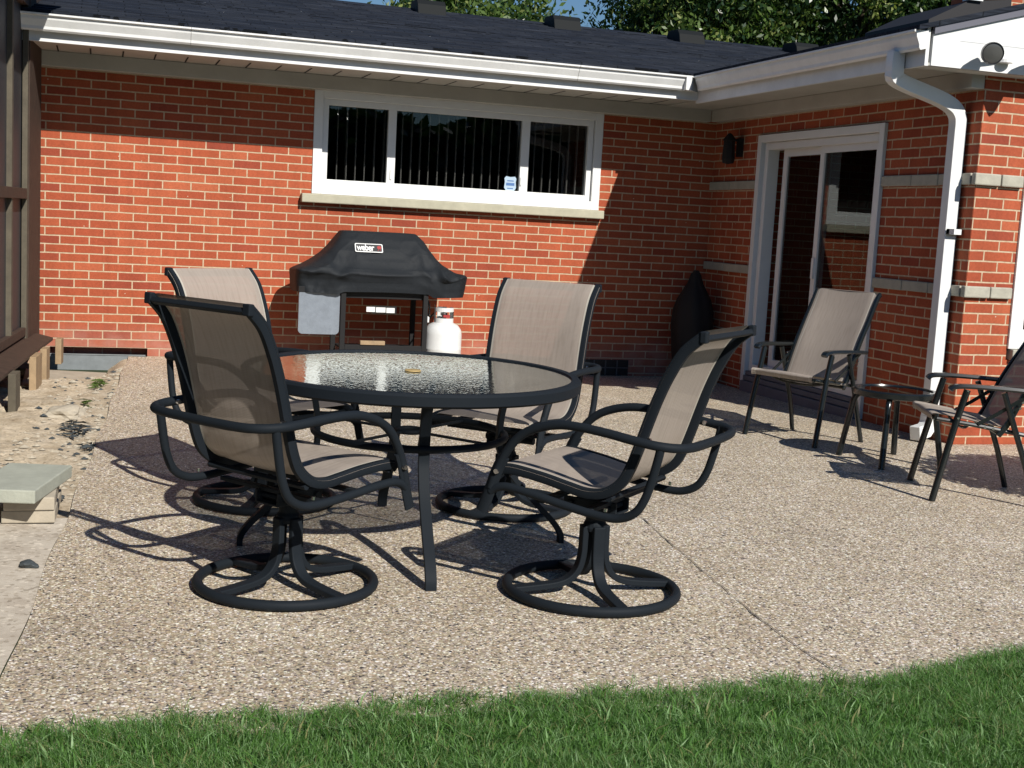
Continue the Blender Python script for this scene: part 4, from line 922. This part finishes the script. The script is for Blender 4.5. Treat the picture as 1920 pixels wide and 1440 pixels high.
rock('rock', (-.155, 5.66, .01), .022, rockM, 'small dark stone at the right foot of the paver stack', seed=3)
# scattered pebbles and clods in the soil, too many to count
b = MB()
for i in range(420):
    y = random.uniform(5.7, 10.0); x = edge_x(y)-.01-random.random()**1.4*.42; r = random.uniform(.004, .018)*(1.4 if random.random() < .12 else 1)
    z = soilz(x, y); a = random.random()*6.28
    v = []
    for k in range(6): t = a+k*1.047; v.append((x+r*1.3*math.cos(t)*random.uniform(.7, 1.2), y+r*math.sin(t)*random.uniform(.7, 1.2), z+r*.15))
    v.append((x, y, z+r*.8)); 
    b.add(v, [(k, (k+1) % 6, 6) for k in range(6)], 0 if random.random() < .8 else 1)
tag(b.build('pebbles', [concM, rockM]), 'loose pebbles and clods scattered over the sandy soil', 'pebbles', kind='stuff')
weedM = leaf_mat('weed', (.10, .16, .04), .3)
def litter(name, c, n, rad, label, m, seed):
    r = random.Random(seed); b = MB()
    for i in range(n):
        a = r.random()*6.28; q = r.random()**.5*rad; x, y = c[0]+q*math.cos(a)*.8, c[1]+q*math.sin(a)*2.4; z = soilz(x, y)+.006+r.random()*.02
        d = r.random()*6.28; l = r.uniform(.02, .06); ww = r.uniform(.006, .014)
        dx, dy = math.cos(d)*l, math.sin(d)*l; nx, ny = -math.sin(d)*ww, math.cos(d)*ww
        b.add([(x-dx, y-dy, z), (x+nx, y+ny, z+.012), (x+dx, y+dy, z+.004), (x-nx, y-ny, z+.006)], [(0, 1, 2, 3)])
    return tag(b.build(name, m), label, 'debris', kind='stuff')
litter('dead_leaves', (-.12, 7.45), 46, .10, 'dark dead leaves and scraps lying on the sandy soil', rockM, 4)
litter('dead_leaves', (-.03, 6.95), 16, .06, 'few dark scraps of leaf close to the patio edge', rockM, 9)
litter('weeds', (-.0, 9.25), 22, .05, 'little green weeds sprouting beside the concrete slab', weedM, 5)
litter('weeds', (-.06, 8.35), 12, .04, 'tiny green weeds sprouting in the sand along the patio edge', weedM, 6)

# ------------------------------------------------------------------ trees
def tree(name, c, crown_c, rad, nclump, nleaf, lsize, mats, label, seed, probs=None):
    r = np.random.default_rng(seed); t = empty(name, (c[0], c[1], -.05), 0, label, 'tree')
    cx, cyy, cz = crown_c[0]-c[0], crown_c[1]-c[1], crown_c[2]+.05
    b = MB(); b.tube(smooth_path([(0, 0, 0), (.1, 0, cz*.4), (cx*.6, cyy*.6, cz*.8), (cx, cyy, cz+rad[2]*.5)], 4), .2, 10)
    V = np.array(b.v); h = np.clip(V[:, 2]/(cz+rad[2]*.5), 0, 1); 
    b.v = [tuple(p) for p in V]
    for i in range(9):
        a = i*2.4; e = (cx+math.cos(a)*rad[0]*.7, cyy+math.sin(a)*rad[1]*.7, cz+rad[2]*(.1+.5*((i*3) % 5)/5))
        b.tube(smooth_path([(cx*.5, cyy*.5, cz*.7+i*.05), ((e[0]+cx*.5)/2, (e[1]+cyy*.5)/2, (e[2]+cz*.7)/2+.3), e], 4), .05, 6)
    b.build('trunk', barkM, t, smooth=True)
    d = r.normal(size=(nclump, 3)); d /= np.linalg.norm(d, axis=1)[:, None]; rr = r.uniform(.45, 1.0, nclump)**.7
    lump = 1+.22*np.sin(d[:, 0]*5+seed)*np.cos(d[:, 2]*6+d[:, 1]*4)
    cc = d*(rr*lump)[:, None]*np.array(rad)+np.array([cx, cyy, cz])
    n = nclump*nleaf; ci = np.repeat(np.arange(nclump), nleaf)
    pos = cc[ci]+r.normal(size=(n, 3))*np.array([.22, .22, .16])
    a1 = r.normal(size=(n, 3)); a1[:, 2] -= .6; a1 /= np.linalg.norm(a1, axis=1)[:, None]
    a2 = np.cross(a1, r.normal(size=(n, 3))); a2 /= np.linalg.norm(a2, axis=1)[:, None]
    L_ = lsize*r.uniform(.6, 1.3, n)[:, None]; Wd = L_*.42
    V = np.stack([pos-a1*L_*.5, pos+a2*Wd*.5+a1*L_*.05, pos+a1*L_*.5, pos-a2*Wd*.5+a1*L_*.05], 1)
    me = bpy.data.meshes.new('crown'); me.vertices.add(n*4); me.vertices.foreach_set('co', V.ravel())
    me.loops.add(n*4); me.loops.foreach_set('vertex_index', np.arange(n*4, dtype=np.int32)); me.polygons.add(n); me.polygons.foreach_set('loop_start', (np.arange(n)*4).astype(np.int32))
    cm = r.choice(len(mats), nclump, p=probs)[ci]; sw_ = r.random(n) < .3; cm = np.where(sw_, r.choice(len(mats), n, p=probs), cm)
    me.polygons.foreach_set('material_index', cm.astype(np.int32))
    for q in mats: me.materials.append(q)
    me.update(calc_edges=True)
    o = bpy.data.objects.new('crown', me); COL.objects.link(o); o.parent = t
    return t
la = [leaf_mat('leaf_a', (.035, .075, .018), .3, .35), leaf_mat('leaf_b', (.10, .16, .04), .3, .35), leaf_mat('leaf_c', (.24, .28, .09), .3, .4), leaf_mat('leaf_d', (.02, .05, .02), .25, .35)]
tree('leafy_tree', (6.2, 22.5, 0), (6.1, 22.5, 4.0), (1.75, 1.6, 1.75), 230, 130, .13, la, 'sunlit green tree top rising above the ridge at the upper middle', 21, [.3, .35, .2, .15])
tree('leafy_tree', (11.0, 22.5, 0), (11.0, 22.5, 6.6), (2.25, 2.2, 2.9), 520, 130, .13, la, 'yellowish green tree just right of the patch of blue sky', 22, [.35, .3, .15, .2])
tree('leafy_tree', (14.6, 23.0, 0), (14.7, 23.0, 6.8), (2.9, 2.4, 3.2), 620, 130, .14, la, 'darker glossy leaved tree above the wing gutter and chimney', 23, [.38, .22, .08, .32])
tree('leafy_tree', (20.0, 24.0, 0), (20.0, 24.0, 6.4), (3.0, 2.4, 3.2), 300, 100, .16, la, 'broad green tree far behind the chimney at the right', 24, [.38, .22, .08, .32])
# far row of trees behind the viewer (seen only mirrored in the window glass)
def hedge():
    r = np.random.default_rng(5); n = 90000
    x = r.uniform(-45, 45, n); hh = 6.1+.45*np.sin(x*.35)+.3*np.sin(x*1.1+1); z = r.random(n)**.7*hh; y = -38+r.normal(size=n)*1.5
    pos = np.stack([x, y, z], 1); a1 = r.normal(size=(n, 3)); a1 /= np.linalg.norm(a1, axis=1)[:, None]; a2 = np.cross(a1, r.normal(size=(n, 3))); a2 /= np.linalg.norm(a2, axis=1)[:, None]
    s = .42; V = np.stack([pos-a1*s, pos+a2*s*.6, pos+a1*s, pos-a2*s*.6], 1)
    me = bpy.data.meshes.new('far_woodland'); me.vertices.add(n*4); me.vertices.foreach_set('co', V.ravel()); me.loops.add(n*4); me.loops.foreach_set('vertex_index', np.arange(n*4, dtype=np.int32))
    me.polygons.add(n); me.polygons.foreach_set('loop_start', (np.arange(n)*4).astype(np.int32)); me.materials.append(la[3]); me.update(calc_edges=True)
    o = bpy.data.objects.new('far_woodland', me); COL.objects.link(o); tag(o, 'distant row of dark trees across the lawn, mirrored in the window', 'woodland', kind='stuff')
hedge()

shrub = empty('shade_shrub', (5.55, 4.75, 0), 0, 'unseen leafy shrub in a tub, added beyond the right edge to shade the patio', 'shrub')  # tubbed shrub added out of view, to cast shade over the patio corner
b = MB(); b.lathe([(0, 0), (.26, 0), (.33, .36), (.30, .36), (.24, .05), (0, .05)]); b.build('tub', tanWood, shrub, smooth=True)
def shrub_leaves():
    r = np.random.default_rng(77); n = 9000
    d = r.normal(size=(n, 3)); d /= np.linalg.norm(d, axis=1)[:, None]; pos = d*(r.random(n)**.4)[:, None]*np.array([.80, .52, .50])+np.array([0, 0, .80])
    a1 = r.normal(size=(n, 3)); a1 /= np.linalg.norm(a1, axis=1)[:, None]; a2 = np.cross(a1, r.normal(size=(n, 3))); a2 /= np.linalg.norm(a2, axis=1)[:, None]
    s_ = .035; V = np.stack([pos-a1*s_, pos+a2*s_*.5, pos+a1*s_, pos-a2*s_*.5], 1)
    me = bpy.data.meshes.new('foliage'); me.vertices.add(n*4); me.vertices.foreach_set('co', V.ravel()); me.loops.add(n*4); me.loops.foreach_set('vertex_index', np.arange(n*4, dtype=np.int32))
    me.polygons.add(n); me.polygons.foreach_set('loop_start', (np.arange(n)*4).astype(np.int32)); me.materials.append(la[0]); me.update(calc_edges=True)
    o = bpy.data.objects.new('foliage', me); COL.objects.link(o); o.parent = shrub
shrub_leaves()
